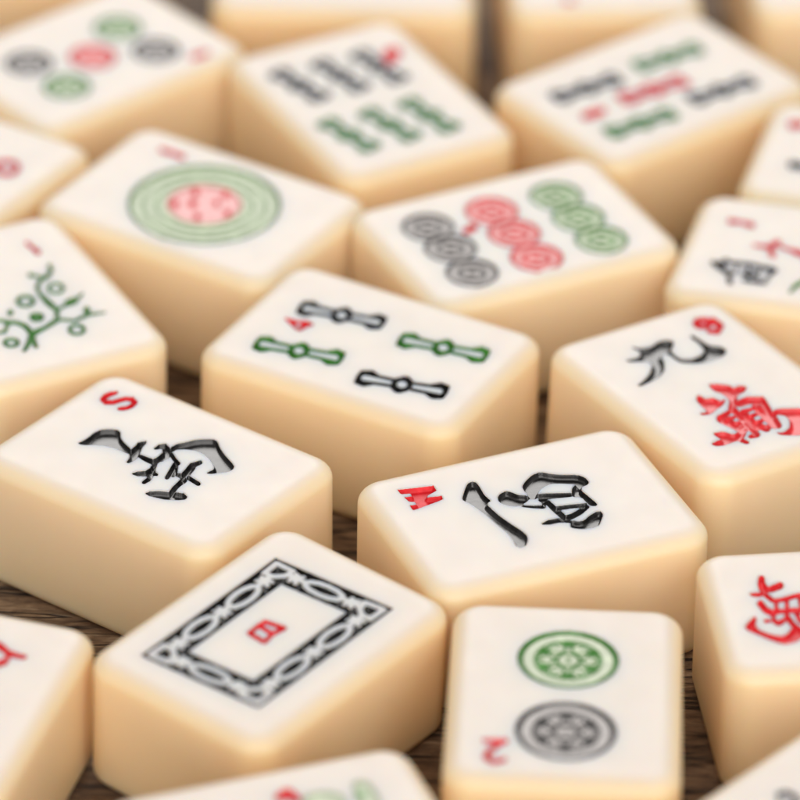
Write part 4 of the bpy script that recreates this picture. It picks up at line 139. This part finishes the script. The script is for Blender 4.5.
  ('number','red',0.021,"600,-3441 788,-3358 891,-3342 928,-3396 877,-3489 768,-3567 581,-3650 477,-3666 440,-3611 491,-3519|406,-3442 509,-3426 704,-3425 741,-3480 690,-3573 581,-3650 477,-3666 283,-3666 246,-3612 297,-3519|242,-3360 345,-3344 509,-3426 546,-3480 495,-3573 386,-3650 283,-3666 119,-3585 82,-3530 133,-3438|141,-3212 244,-3196 382,-3399 331,-3492 222,-3569 119,-3585 -19,-3382 32,-3290|123,-3027 226,-3011 263,-3065 281,-3251 230,-3344 121,-3421 18,-3437 -19,-3382 -37,-3197 14,-3104|192,-2841 295,-2825 332,-2879 263,-3065 212,-3158 103,-3236 0,-3252 -37,-3197 32,-3012 83,-2919|334,-2692 437,-2675 474,-2730 423,-2823 281,-2973 172,-3050 69,-3066 32,-3012 83,-2919 224,-2769|334,-2692 521,-2608 624,-2591 661,-2646 610,-2739 501,-2817 314,-2900 211,-2917 174,-2862 224,-2769|521,-2608 624,-2591 820,-2590 857,-2644 806,-2738 696,-2815 592,-2832 397,-2833 360,-2779 411,-2685|716,-2606 820,-2590 984,-2671 1022,-2726 970,-2819 861,-2897 757,-2914 592,-2832 555,-2777 606,-2684|881,-2688 984,-2671 1123,-2875 1071,-2968 962,-3046 858,-3062 720,-2859 771,-2766|982,-2836 1086,-2820 1123,-2875 1140,-3060 1089,-3154 979,-3231 876,-3248 839,-3193 821,-3007 872,-2914|999,-3022 1103,-3006 1140,-3060 1071,-3247 1020,-3340 910,-3417 806,-3433 769,-3379 839,-3193 890,-3100|930,-3209 1034,-3192 1071,-3247 1020,-3340 877,-3489 768,-3567 664,-3583 627,-3528 678,-3435 820,-3286|449,-2292 539,-2277 572,-2325 441,-2744 401,-2817 316,-2878 235,-2890 206,-2848 308,-2442 353,-2360",""),
 ],
 'botm':[
  ('number','red',0.021,"2074,-260 2170,-373 2362,-695 2323,-810 2158,-842 1964,-772 1854,-642 1727,-328 1761,-228 1904,-200|2251,-565 2362,-695 2323,-810 1884,-959 1740,-987 1571,-926 1475,-813 1509,-713 1893,-528 2057,-496",""),
  ('circle_field','pale_sheen_green',0.006,"1760,-1099 1855,-1385 1849,-1593 1736,-1930 1615,-2096 1369,-2258 972,-2197 32,-1853 -186,-1461 96,-627 496,-479 1418,-872",""),
  ('circle_lines','green',0.012,"1478,-2763 1474,-2726 1462,-2691 1442,-2660 1416,-2633 1384,-2613 1349,-2601 1312,-2597 1275,-2601 1240,-2613 1209,-2633 1183,-2660 1163,-2691 1151,-2726 1147,-2763 1151,-2800 1163,-2835 1183,-2866 1209,-2893 1240,-2912 1275,-2925 1312,-2929 1349,-2925 1384,-2912 1416,-2893 1442,-2866 1462,-2835 1474,-2800",""),
  ('circle_field','pale_sheen_green',0.006,"2020,-2834 1982,-3105 1804,-3208 1310,-3246 978,-3228 478,-3137 333,-2989 400,-2636 582,-2515 1063,-2503 1385,-2548 1870,-2694",""),
 ],
 'botr':[
  ('character','black',0.018,"-1994,-535 -2007,-460 -1908,-199 -1862,-154 -1780,-183 -1712,-267 -1696,-359 -1833,-591 -1871,-627 -1937,-604|-1892,-290 -1908,-199 -1862,-154 -1541,-132 -1467,-158 -1405,-234 -1391,-317 -1433,-358 -1742,-403 -1824,-375|-1569,-255 -1583,-172 -1541,-132 -1467,-158 -1116,-362 -1060,-431 -1047,-505 -1085,-541 -1151,-518 -1507,-332|-1902,-595 -1912,-537 -1883,-509 -1831,-527 -1356,-1049 -1313,-1103 -1303,-1160 -1333,-1189 -1384,-1171 -1858,-648|-1433,-761 -1444,-695 -1411,-663 -919,-547 -861,-568 -811,-629 -800,-695 -834,-727 -1325,-843 -1383,-823",""),
 ],
 'farr':[
  ('number','red',0.021,"1799,4148 1991,4102 2128,3702 2158,3605 2035,3508 1833,3468 1669,3507 1455,3875 1421,3987 1563,4101",""),
  ('character','black',0.018,"-1095,3553 -921,3511 -889,3407 -899,2995 -1019,2899 -1216,2860 -1376,2900 -1405,2995 -1438,3406 -1309,3510|-1089,3130 -928,3091 -899,2995 -999,2432 -1098,2353 -1262,2320 -1396,2353 -1420,2433 -1405,2995 -1286,3091",""),
 ],
 'backb':[
  ('number','red',0.021,"-1558,-3942 -1472,-3793 -1370,-3796 -1165,-3843 -1107,-3997 -1127,-4211 -1213,-4359 -1314,-4356 -1519,-4309 -1577,-4156",""),
 ],
}
LABELS={
 "south": "ivory mahjong tile with a red S and a black character, sharp in focus at left",
 "west": "ivory mahjong tile with a red W and a black character, sharp in focus",
 "dragon": "ivory mahjong tile with a black chain-pattern frame around a small red 8",
 "two": "ivory mahjong tile with one green and one black circle medallion and a red 2",
 "nine": "ivory mahjong tile with a red 9, black numeral character and red character",
 "fourb": "ivory mahjong tile with two black and two green bamboo sticks and a red 4",
 "onec": "ivory mahjong tile with one large green circle around a dotted red centre",
 "oneb": "ivory mahjong tile with a green branching plant motif and a red 1",
 "sixc": "ivory mahjong tile with rows of black, red and green circles",
 "sevenw": "blurred ivory mahjong tile with red marks above a black character and a green leaf mark",
 "fiveb": "blurred ivory mahjong tile with five bamboo sticks, the middle one red",
 "sixb": "blurred ivory mahjong tile with three black and three green bamboo sticks",
 "fivec": "blurred ivory mahjong tile with five circles, the middle one red",
 "east": "ivory mahjong tile with a dense red character and no black, at the right edge",
 "botm": "ivory mahjong tile cut by the bottom edge with blurred pale green and red marks",
 "botl": "ivory mahjong tile with a cropped red stroke in the bottom left corner",
 "botr": "ivory mahjong tile with a small black mark in the bottom right corner",
 "farr": "blurred ivory mahjong tile at the right edge behind the black character and green leaf tile",
 "leftr": "blurred ivory mahjong tile with a red ring, cut by the left edge",
 "backa": "blurred cream tile at the top edge, behind the tile with six bamboo sticks",
 "backb": "blurred cream tile at the top edge, behind the tile with five bamboo sticks",
 "backc": "blurred cream tile in the top right corner of the photo",
 "backd": "blurred cream tile in the top left corner, behind the tile with five circles"
}
S=0.034                     # metres per tile length
F,PITCH,DIST,TW,TH,_r,ROLL=CAM[:7]
R=math.radians
# ---------------- camera
p=R(PITCH); ro=R(ROLL)
fw=Vector((0,math.cos(p),-math.sin(p))); up=Vector((0,math.sin(p),math.cos(p))); rt=Vector((1,0,0))
rt,up=rt*math.cos(ro)+up*math.sin(ro),up*math.cos(ro)-rt*math.sin(ro)
cam=bpy.data.cameras.new('camera'); co=bpy.data.objects.new('camera',cam); sc.collection.objects.link(co)
m=Matrix((rt,up,-fw)).transposed().to_4x4(); m.translation=-fw*DIST*S; co.matrix_world=m
cam.sensor_width=36; cam.sensor_height=36; cam.lens=36*F/800; cam.clip_start=.01; cam.clip_end=50
cam.dof.use_dof=True; cam.dof.focus_distance=(DIST-0.55*math.cos(p))*S; cam.dof.aperture_fstop=14.5
sc.camera=co
# ---------------- light
w=bpy.data.worlds.new('World'); sc.world=w; w.use_nodes=True
w.node_tree.nodes['Background'].inputs[0].default_value=(1,.96,.92,1)
w.node_tree.nodes['Background'].inputs[1].default_value=.41
def area(name,loc,target,sx,sy,power,col):
    l=bpy.data.lights.new(name,'AREA'); l.shape='RECTANGLE'; l.size=sx; l.size_y=sy; l.energy=power; l.color=col
    o=bpy.data.objects.new(name,l); sc.collection.objects.link(o); o.location=loc
    o.rotation_euler=(Vector(target)-Vector(loc)).to_track_quat('-Z','Y').to_euler(); return o
area('back_softbox_lamp',(-.05,1.25,.82),(0,0,0),.8,.7,8.6,(1,.97,.94))
area('front_softbox_lamp',(.25,-1.5,.85),(0,0,0),2.6,1.7,31,(1,.965,.93))
sc.view_settings.view_transform='Standard'; sc.view_settings.look='None'; sc.view_settings.exposure=.13; sc.view_settings.gamma=1
# ---------------- materials
def mat(name):
    m=bpy.data.materials.new(name); m.use_nodes=True; nt=m.node_tree
    return m,nt,nt.nodes['Principled BSDF']
def ivory():
    m,nt,b=mat('ivory_resin'); N=nt.nodes.new; L=nt.links.new
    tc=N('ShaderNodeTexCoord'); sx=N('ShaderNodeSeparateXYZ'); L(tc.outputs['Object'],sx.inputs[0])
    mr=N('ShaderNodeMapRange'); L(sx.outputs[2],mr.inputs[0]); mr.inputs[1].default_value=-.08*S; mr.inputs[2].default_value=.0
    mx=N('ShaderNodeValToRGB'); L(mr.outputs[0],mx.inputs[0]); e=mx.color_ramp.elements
    e[0].position=0; e[0].color=(.89,.69,.44,1); e[1].position=1; e[1].color=(.80,.735,.67,1)  # lit white of the top painted in; rim toned down against lamp glare
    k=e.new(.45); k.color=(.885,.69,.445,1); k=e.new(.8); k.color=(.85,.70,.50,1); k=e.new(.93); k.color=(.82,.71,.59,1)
    no=N('ShaderNodeTexNoise'); no.inputs['Scale'].default_value=60; no.inputs['Detail'].default_value=5; L(tc.outputs['Object'],no.inputs[0])
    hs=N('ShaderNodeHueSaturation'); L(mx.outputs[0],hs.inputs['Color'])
    m2=N('ShaderNodeMapRange'); L(no.outputs[0],m2.inputs[0]); m2.inputs[3].default_value=.965; m2.inputs[4].default_value=1.035; oi=N('ShaderNodeObjectInfo'); m3=N('ShaderNodeMapRange'); L(oi.outputs['Random'],m3.inputs[0]); m3.inputs[3].default_value=.97; m3.inputs[4].default_value=1.02
    mm=N('ShaderNodeMath'); mm.operation='MULTIPLY'; L(m2.outputs[0],mm.inputs[0]); L(m3.outputs[0],mm.inputs[1]); L(mm.outputs[0],hs.inputs['Value'])
    m4=N('ShaderNodeMapRange'); L(oi.outputs['Random'],m4.inputs[0]); m4.inputs[3].default_value=1.08; m4.inputs[4].default_value=.94; L(m4.outputs[0],hs.inputs['Saturation'])
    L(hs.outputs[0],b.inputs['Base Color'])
    rn=N('ShaderNodeTexNoise'); rn.inputs['Scale'].default_value=220; rn.inputs['Detail'].default_value=4; L(tc.outputs['Object'],rn.inputs[0])
    rm=N('ShaderNodeMapRange'); L(rn.outputs[0],rm.inputs[0]); rm.inputs[3].default_value=.36; rm.inputs[4].default_value=.54; L(rm.outputs[0],b.inputs['Roughness']); b.inputs['IOR'].default_value=1.5
    b.inputs['Subsurface Weight'].default_value=.9; b.inputs['Subsurface Radius'].default_value=(1,.68,.38); b.inputs['Subsurface Scale'].default_value=.0045
    bp=N('ShaderNodeBump'); n2=N('ShaderNodeTexNoise'); n2.inputs['Scale'].default_value=900; n2.inputs['Detail'].default_value=3; L(tc.outputs['Object'],n2.inputs[0])
    L(n2.outputs[0],bp.inputs['Height']); bp.inputs['Strength'].default_value=.04; bp.inputs['Distance'].default_value=.0002; L(bp.outputs[0],b.inputs['Normal'])
    return m
def paint(name,c,rough=.3,wear=None,ior=1.5):
    m,nt,b=mat(name+'_paint'); N=nt.nodes.new; L=nt.links.new
    tc=N('ShaderNodeTexCoord'); no=N('ShaderNodeTexNoise'); no.inputs['Scale'].default_value=700; no.inputs['Detail'].default_value=4; L(tc.outputs['Object'],no.inputs[0])
    cr=N('ShaderNodeMix'); cr.data_type='RGBA'; mr=N('ShaderNodeMapRange'); L(no.outputs[0],mr.inputs[0]); mr.inputs[1].default_value=.5; mr.inputs[2].default_value=.8; L(mr.outputs[0],cr.inputs[0])
    cr.inputs[6].default_value=(*c,1); cr.inputs[7].default_value=(*(wear or tuple(min(1,x*1.5+.03) for x in c)),1); L(cr.outputs[2],b.inputs['Base Color'])
    b.inputs['Roughness'].default_value=rough; b.inputs['IOR'].default_value=ior
    bp=N('ShaderNodeBump'); L(no.outputs[0],bp.inputs['Height']); bp.inputs['Strength'].default_value=.25; bp.inputs['Distance'].default_value=.0002; L(bp.outputs[0],b.inputs['Normal'])
    return m
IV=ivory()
PM={'black':paint('black',(.007,.006,.006),.26,None,1.62),'red':paint('red',(.70,.016,.024),.42,None,1.36),'red_gloss':paint('red_gloss',(.70,.016,.024),.3,None,1.5),'green':paint('green',(.045,.22,.022)),'dull_green':paint('dull_green',(.20,.33,.15)),
 'pale_sheen_black':paint('pale_sheen_black',(.31,.285,.275)),'pale_sheen_red':paint('pale_sheen_red',(.66,.25,.245)),'pale_sheen_green':paint('pale_sheen_green',(.40,.47,.31))}  # pale fields: thin paint, with lamp reflection on the disc floors coloured in
def wood():
    m,nt,b=mat('weathered_wood'); N=nt.nodes.new; L=nt.links.new
    tc=N('ShaderNodeTexCoord')
    def noise(sx,sy,det,rough,dist=0,rz=2):
        mp=N('ShaderNodeMapping'); L(tc.outputs['Object'],mp.inputs[0]); mp.inputs['Scale'].default_value=(sx,sy,100); mp.inputs['Rotation'].default_value=(0,0,R(rz))
        n=N('ShaderNodeTexNoise'); n.inputs['Scale'].default_value=1; n.inputs['Detail'].default_value=det; n.inputs['Roughness'].default_value=rough; n.inputs['Distortion'].default_value=dist; L(mp.outputs[0],n.inputs[0]); return n.outputs[0]
    def mth(op,a,v):
        q=N('ShaderNodeMath'); q.operation=op; L(a,q.inputs[0])
        if isinstance(v,(int,float)): q.inputs[1].default_value=v
        else: L(v,q.inputs[1])
        return q.outputs[0]
    fine=noise(240,1100,6,.7,.6); mid=noise(55,330,4,.6,.8); big=noise(14,45,2,.5)
    h=mth('ADD',mth('MULTIPLY',fine,.5),mth('ADD',mth('MULTIPLY',mid,.35),mth('MULTIPLY',big,.15)))
    cr=N('ShaderNodeValToRGB'); L(h,cr.inputs[0]); e=cr.color_ramp.elements
    e[0].position=.37; e[0].color=(.030,.017,.010,1); e[1].position=.66; e[1].color=(.60,.44,.28,1)
    k=e.new(.46); k.color=(.15,.088,.048,1); k=e.new(.54); k.color=(.29,.185,.105,1)
    ck=mth('ABSOLUTE',mth('SUBTRACT',noise(22,300,3,.55,.3),.5),0)
    mr=N('ShaderNodeMapRange'); L(ck,mr.inputs[0]); mr.inputs[1].default_value=.003; mr.inputs[2].default_value=.02
    mx=N('ShaderNodeMix'); mx.data_type='RGBA'; L(mr.outputs[0],mx.inputs[0]); mx.inputs[6].default_value=(.018,.010,.006,1); L(cr.outputs[0],mx.inputs[7])
    L(mx.outputs[2],b.inputs['Base Color']); b.inputs['Roughness'].default_value=.55
    hh=mth('ADD',h,mth('MULTIPLY',mr.outputs[0],.5))
    bp=N('ShaderNodeBump'); L(hh,bp.inputs['Height']); bp.inputs['Strength'].default_value=1; bp.inputs['Distance'].default_value=.0012; L(bp.outputs[0],b.inputs['Normal'])
    return m
# ---------------- geometry helpers
def parse(s): return [(po[0]=='c',np.array([[float(v)*1e-4 for v in q.split(',')] for q in po.lstrip('c').split(' ')])) for po in s.split('|')] if s else []
def sdf_chain(P,Q):
    d=np.full(len(P),1e9)
    for a,b in zip(Q,Q[1:]):
        e=(b-a)[:2]; w_=P-a[:2]; t=np.clip((w_@e)/max(e@e,1e-14),0,1); q=w_-t[:,None]*e
        d=np.minimum(d,np.sqrt((q*q).sum(1))-(a[2]+(b[2]-a[2])*t))
    return d
def sdf_poly(P,Q):
    d=np.full(len(P),1e9); ins=np.zeros(len(P),bool); n=len(Q)
    for i in range(n):
        a=Q[i]; b=Q[(i+1)%n]; e=b-a; w_=P-a; t=np.clip((w_@e)/max(e@e,1e-14),0,1); q=w_-t[:,None]*e
        d=np.minimum(d,(q*q).sum(1))
        c=((a[1]>P[:,1])!=(b[1]>P[:,1]))
        if abs(e[1])>1e-12: ins^= c&(P[:,0]<e[0]*(P[:,1]-a[1])/e[1]+a[0])
    return np.where(ins,-1,1)*np.sqrt(d)
def sdf_set(P,plus,minus):
    def un(L_):
        d=np.full(len(P),.2)
        for ch,Q in L_:
            rr=Q[:,2].max() if ch else 0
            lo=Q[:,:2].min(0)-.03-rr; hi=Q[:,:2].max(0)+.03+rr; k=((P>lo)&(P<hi)).all(1)
            if k.any(): d[k]=np.minimum(d[k],(sdf_chain if ch else sdf_poly)(P[k],Q))
        return d
    d=un(plus)
    if minus: d=np.maximum(d,-un(minus))
    return d
def mesh(name,V,Fc,material,parent=None,smooth=True):
    me=bpy.data.meshes.new(name); me.from_pydata([tuple(v) for v in V],[],Fc); me.update()
    me.polygons.foreach_set('use_smooth',[smooth]*len(me.polygons)); me.materials.append(material)
    o=bpy.data.objects.new(name,me); sc.collection.objects.link(o)
    if parent: o.parent=parent
    return o
RC,RE,RH=.100,.054,.070
def outline(ex,ey,inset,nx,ny,kc=6):
    # closed loop with 2*(nx+ny) points, corner spans of kc cells a side
    hx,hy,rc=ex-inset,ey-inset,max(RC-inset,.004)
    def side(n): return [(-1,i/kc-1) if i<kc else ((0,(i-kc)/(n-2*kc)) if i<=n-kc else (1,(i-(n-kc))/kc)) for i in range(n+1)]
    def P_(sx,n,h,hc):  # returns (straight pos, corner param)
        out=[]
        for k,t in side(n):
            if k==0: out.append((-(h-rc)+2*(h-rc)*t,0))
            elif k<0: out.append((-(h-rc),t))
            else: out.append((h-rc,t))
        return out
    xs=P_(0,nx,hx,hy); ys=P_(0,ny,hy,hx); pts=[]
    def corner(x,y,u,v):
        l=math.hypot(u,v); 
        # even angular spacing
        if abs(u)==1 and abs(v)==1: pass
        return (x+rc*u/l,y+rc*v/l)
    def uv(c,s): return math.tan(c*math.pi/4)
    for x,c in xs[:-1]: pts.append(corner(x,-(hy-rc),uv(c,0),-1))
    for y,c in ys[:-1]: pts.append(corner((hx-rc),y,1,uv(c,0)))
    for x,c in xs[:0:-1]: pts.append(corner(x,(hy-rc),uv(c,0),1))
    for y,c in ys[:0:-1]: pts.append(corner(-(hx-rc),y,-1,uv(c,0)))
    return np.array(pts)
def tri_clip(V,T,d,lift):
    """part of the triangles where d<0, cut along the zero line"""
    out=[];Fc=[];cache={}
    def vid(i):
        if i not in cache: cache[i]=len(out); out.append((V[i][0],V[i][1],V[i][2]+lift))
        return cache[i]
    def eid(i,j):
        k=(min(i,j),max(i,j))
        if k not in cache:
            t=d[k[0]]/(d[k[0]]-d[k[1]]); q=V[k[0]]*(1-t)+V[k[1]]*t; cache[k]=len(out); out.append((q[0],q[1],q[2]+lift))
        return cache[k]
    neg=d<0; cnt=neg[T].sum(1)
    for t in T[cnt>0]:
        s=[neg[i] for i in t]
        if all(s): Fc.append((vid(t[0]),vid(t[1]),vid(t[2]))); continue
        f=[]
        for a in range(3):
            i,j=t[a],t[(a+1)%3]
            if neg[i]: f.append(vid(i))
            if neg[i]!=neg[j]: f.append(eid(i,j))
        if len(f)>2: Fc.append(tuple(f))
    return out,Fc
def tile(key,cell):
    cx,cy,th,tx,ty=TILES[key]
    Y=Vector((math.cos(th),math.sin(th),0)); Nn=Vector((tx,ty,1)).normalized(); Y=(Y-Nn*Y.dot(Nn)).normalized(); X=Y.cross(Nn)
    mw=Matrix((X,Y,Nn)).transposed().to_4x4(); mw.translation=Vector((cx,cy,0))*S
    root=bpy.data.objects.new('mahjong_tile',None); sc.collection.objects.link(root); root.matrix_world=mw@Matrix.Translation((0,0,-TH*S)); root.empty_display_size=.01
    root['label']=LABELS[key]; root['category']='mahjong tile'; root['group']='mahjong tiles scattered on the wood'
    art=[(n,c,dp,parse(a),parse(b)) for n,c,dp,a,b in ART.get(key,[])]
    ex,ey=TW/2,.5; ax,ay=ex-.088,ey-.088
    nx=max(16,int(2*ax/cell)); ny=max(20,int(2*ay/cell))
    gx=np.linspace(-ax,ax,nx+1); gy=np.linspace(-ay,ay,ny+1)
    G=np.array([(x,y) for y in gy for x in gx]); z=np.zeros(len(G)); ds=[]
    ww=max(.0048,1.4*cell)
    for n,c,dp,a,b in art:
        d=sdf_set(G,a,b); ds.append(d); t=np.clip(-d/ww,0,1); z=np.minimum(z,-dp*t*t*(3-2*t))
    zg=z.reshape(ny+1,nx+1)
    for _ in range(1 if cell<.006 else 0):
        zp=np.pad(zg,1,mode='edge'); zp=(zp[:-2]+2*zp[1:-1]+zp[2:])/4; zg=(zp[:,:-2]+2*zp[:,1:-1]+zp[:,2:])/4
    z=zg.ravel(); V=[np.column_stack([G,z])]
    idx=lambda i,j:j*(nx+1)+i
    T=[]
    for j in range(ny):
        a=np.arange(nx)+j*(nx+1); b=a+nx+1
        T.append(np.column_stack([a,a+1,b+1])); T.append(np.column_stack([a,b+1,b]))
    T=np.vstack(T)
    per=[idx(i,0) for i in range(nx)]+[idx(nx,j) for j in range(ny)]+[idx(i,ny) for i in range(nx,0,-1)]+[idx(0,j) for j in range(ny,0,-1)]
    n=len(per); rings=[]; base=len(G)
    prof=[(RH*1.06,0)]+[(RH*(1-math.sin(a)),-RE*(1-math.cos(a))) for a in [R(k) for k in (0,10,20,32,45,58,70,80,90)]]
    prof+=[(0,-TH*.35),(0,-TH*.65)]+[(RE*(1-math.cos(a)),-TH+RE*(1-math.sin(a))) for a in [R(k) for k in (0,15,30,45,60,75,90)]]+[(RE*1.1,-TH)]
    for ins,zz in prof:
        o=outline(ex,ey,ins,nx,ny); V.append(np.column_stack([o,np.full(n,zz)])); rings.append(base); base+=n
    V=np.vstack(V); Fc=[tuple(map(int,t)) for t in T]
    prev=per
    for rb in rings:
        cur=list(range(rb,rb+n))
        for i in range(n):
            k=(i+1)%n; Fc.append((prev[k],prev[i],cur[i],cur[k]))
        prev=cur
    Fc.append(tuple(prev[::-1]))
    Vs=V*S; off=TH*S
    Vb=Vs.copy()
    # body origin at the face plane so the painted lit-top fade follows local z
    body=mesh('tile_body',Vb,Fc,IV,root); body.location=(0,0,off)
    order=sorted(range(len(art)),key=lambda i:-art[i][2])
    for i in range(len(art)):
        n_,c,dp,a,b=art[i]; d=ds[i].copy()
        if 'field' in n_ or 'centre' in n_:           # leave room for the lines lying in this field
            for j in range(len(art)):
                if j!=i and art[j][0] in('circle_lines','circle_dots'): d=np.maximum(d,-ds[j])
        ov,of=tri_clip(Vs,T,d,.00003 if 'field' not in n_ else .00002)
        if of:
            o=mesh(n_,ov,of,PM[c],root); o.location=(0,0,off)
    return root
DET={'south':.0029,'west':.0029,'dragon':.0038,'two':.0032,'nine':.0048,'fourb':.0029,'east':.0048,'oneb':.0042,'onec':.006,'sixc':.0055}
for key in TILES: tile(key,DET.get(key,.008))
# ---------------- wooden table
zt=-TH*S-.0002
V=[];Fc=[]; random.seed(3)
def plank(y0,y1,dz,name):
    V=[];nx_=24;prof=[(y0,-.012),(y0,-.0016),(y0+.0012,-.0003),(y0+.004,0),(y1-.004,0),(y1-.0012,-.0003),(y1,-.0016),(y1,-.012)]
    for i in range(nx_+1):
        x=-1.2+2.4*i/nx_
        for y,z in prof: V.append((x,y,z))
    k=len(prof); Fc=[]
    for i in range(nx_):
        for j in range(k-1): a=i*k+j; Fc.append((a,a+k,a+k+1,a+1))
    return V,Fc
allV=[];allF=[]; y=-.9
edges=[-.9,-.78,-.665,-.54,-.42,-.31,-.2,-.0905,.035,.14,.25,.36,.48,.6,.72,.85,1.0]
for a,b in zip(edges,edges[1:]):
    v,f=plank(a+.0006,b-.0006,0,''); o=len(allV); allV+=v; allF+=[tuple(i+o for i in q) for q in f]
allV+=[(-1.2,-.9,-.011),(1.2,-.9,-.011),(1.2,1,-.011),(-1.2,1,-.011)]; k=len(allV); allF.append((k-4,k-3,k-2,k-1))
tb=mesh('table_surface',allV,allF,wood(),None,False); tb.location=(0,0,zt); tb['kind']='structure'
tb['label']='dark weathered brown wooden boards under the tiles'
# ---------------- render
sc.render.engine='CYCLES'; sc.render.resolution_x=1024; sc.render.resolution_y=1024
sc.cycles.max_bounces=10; sc.cycles.diffuse_bounces=6
try: sc.cycles.use_denoising=True
except Exception: pass
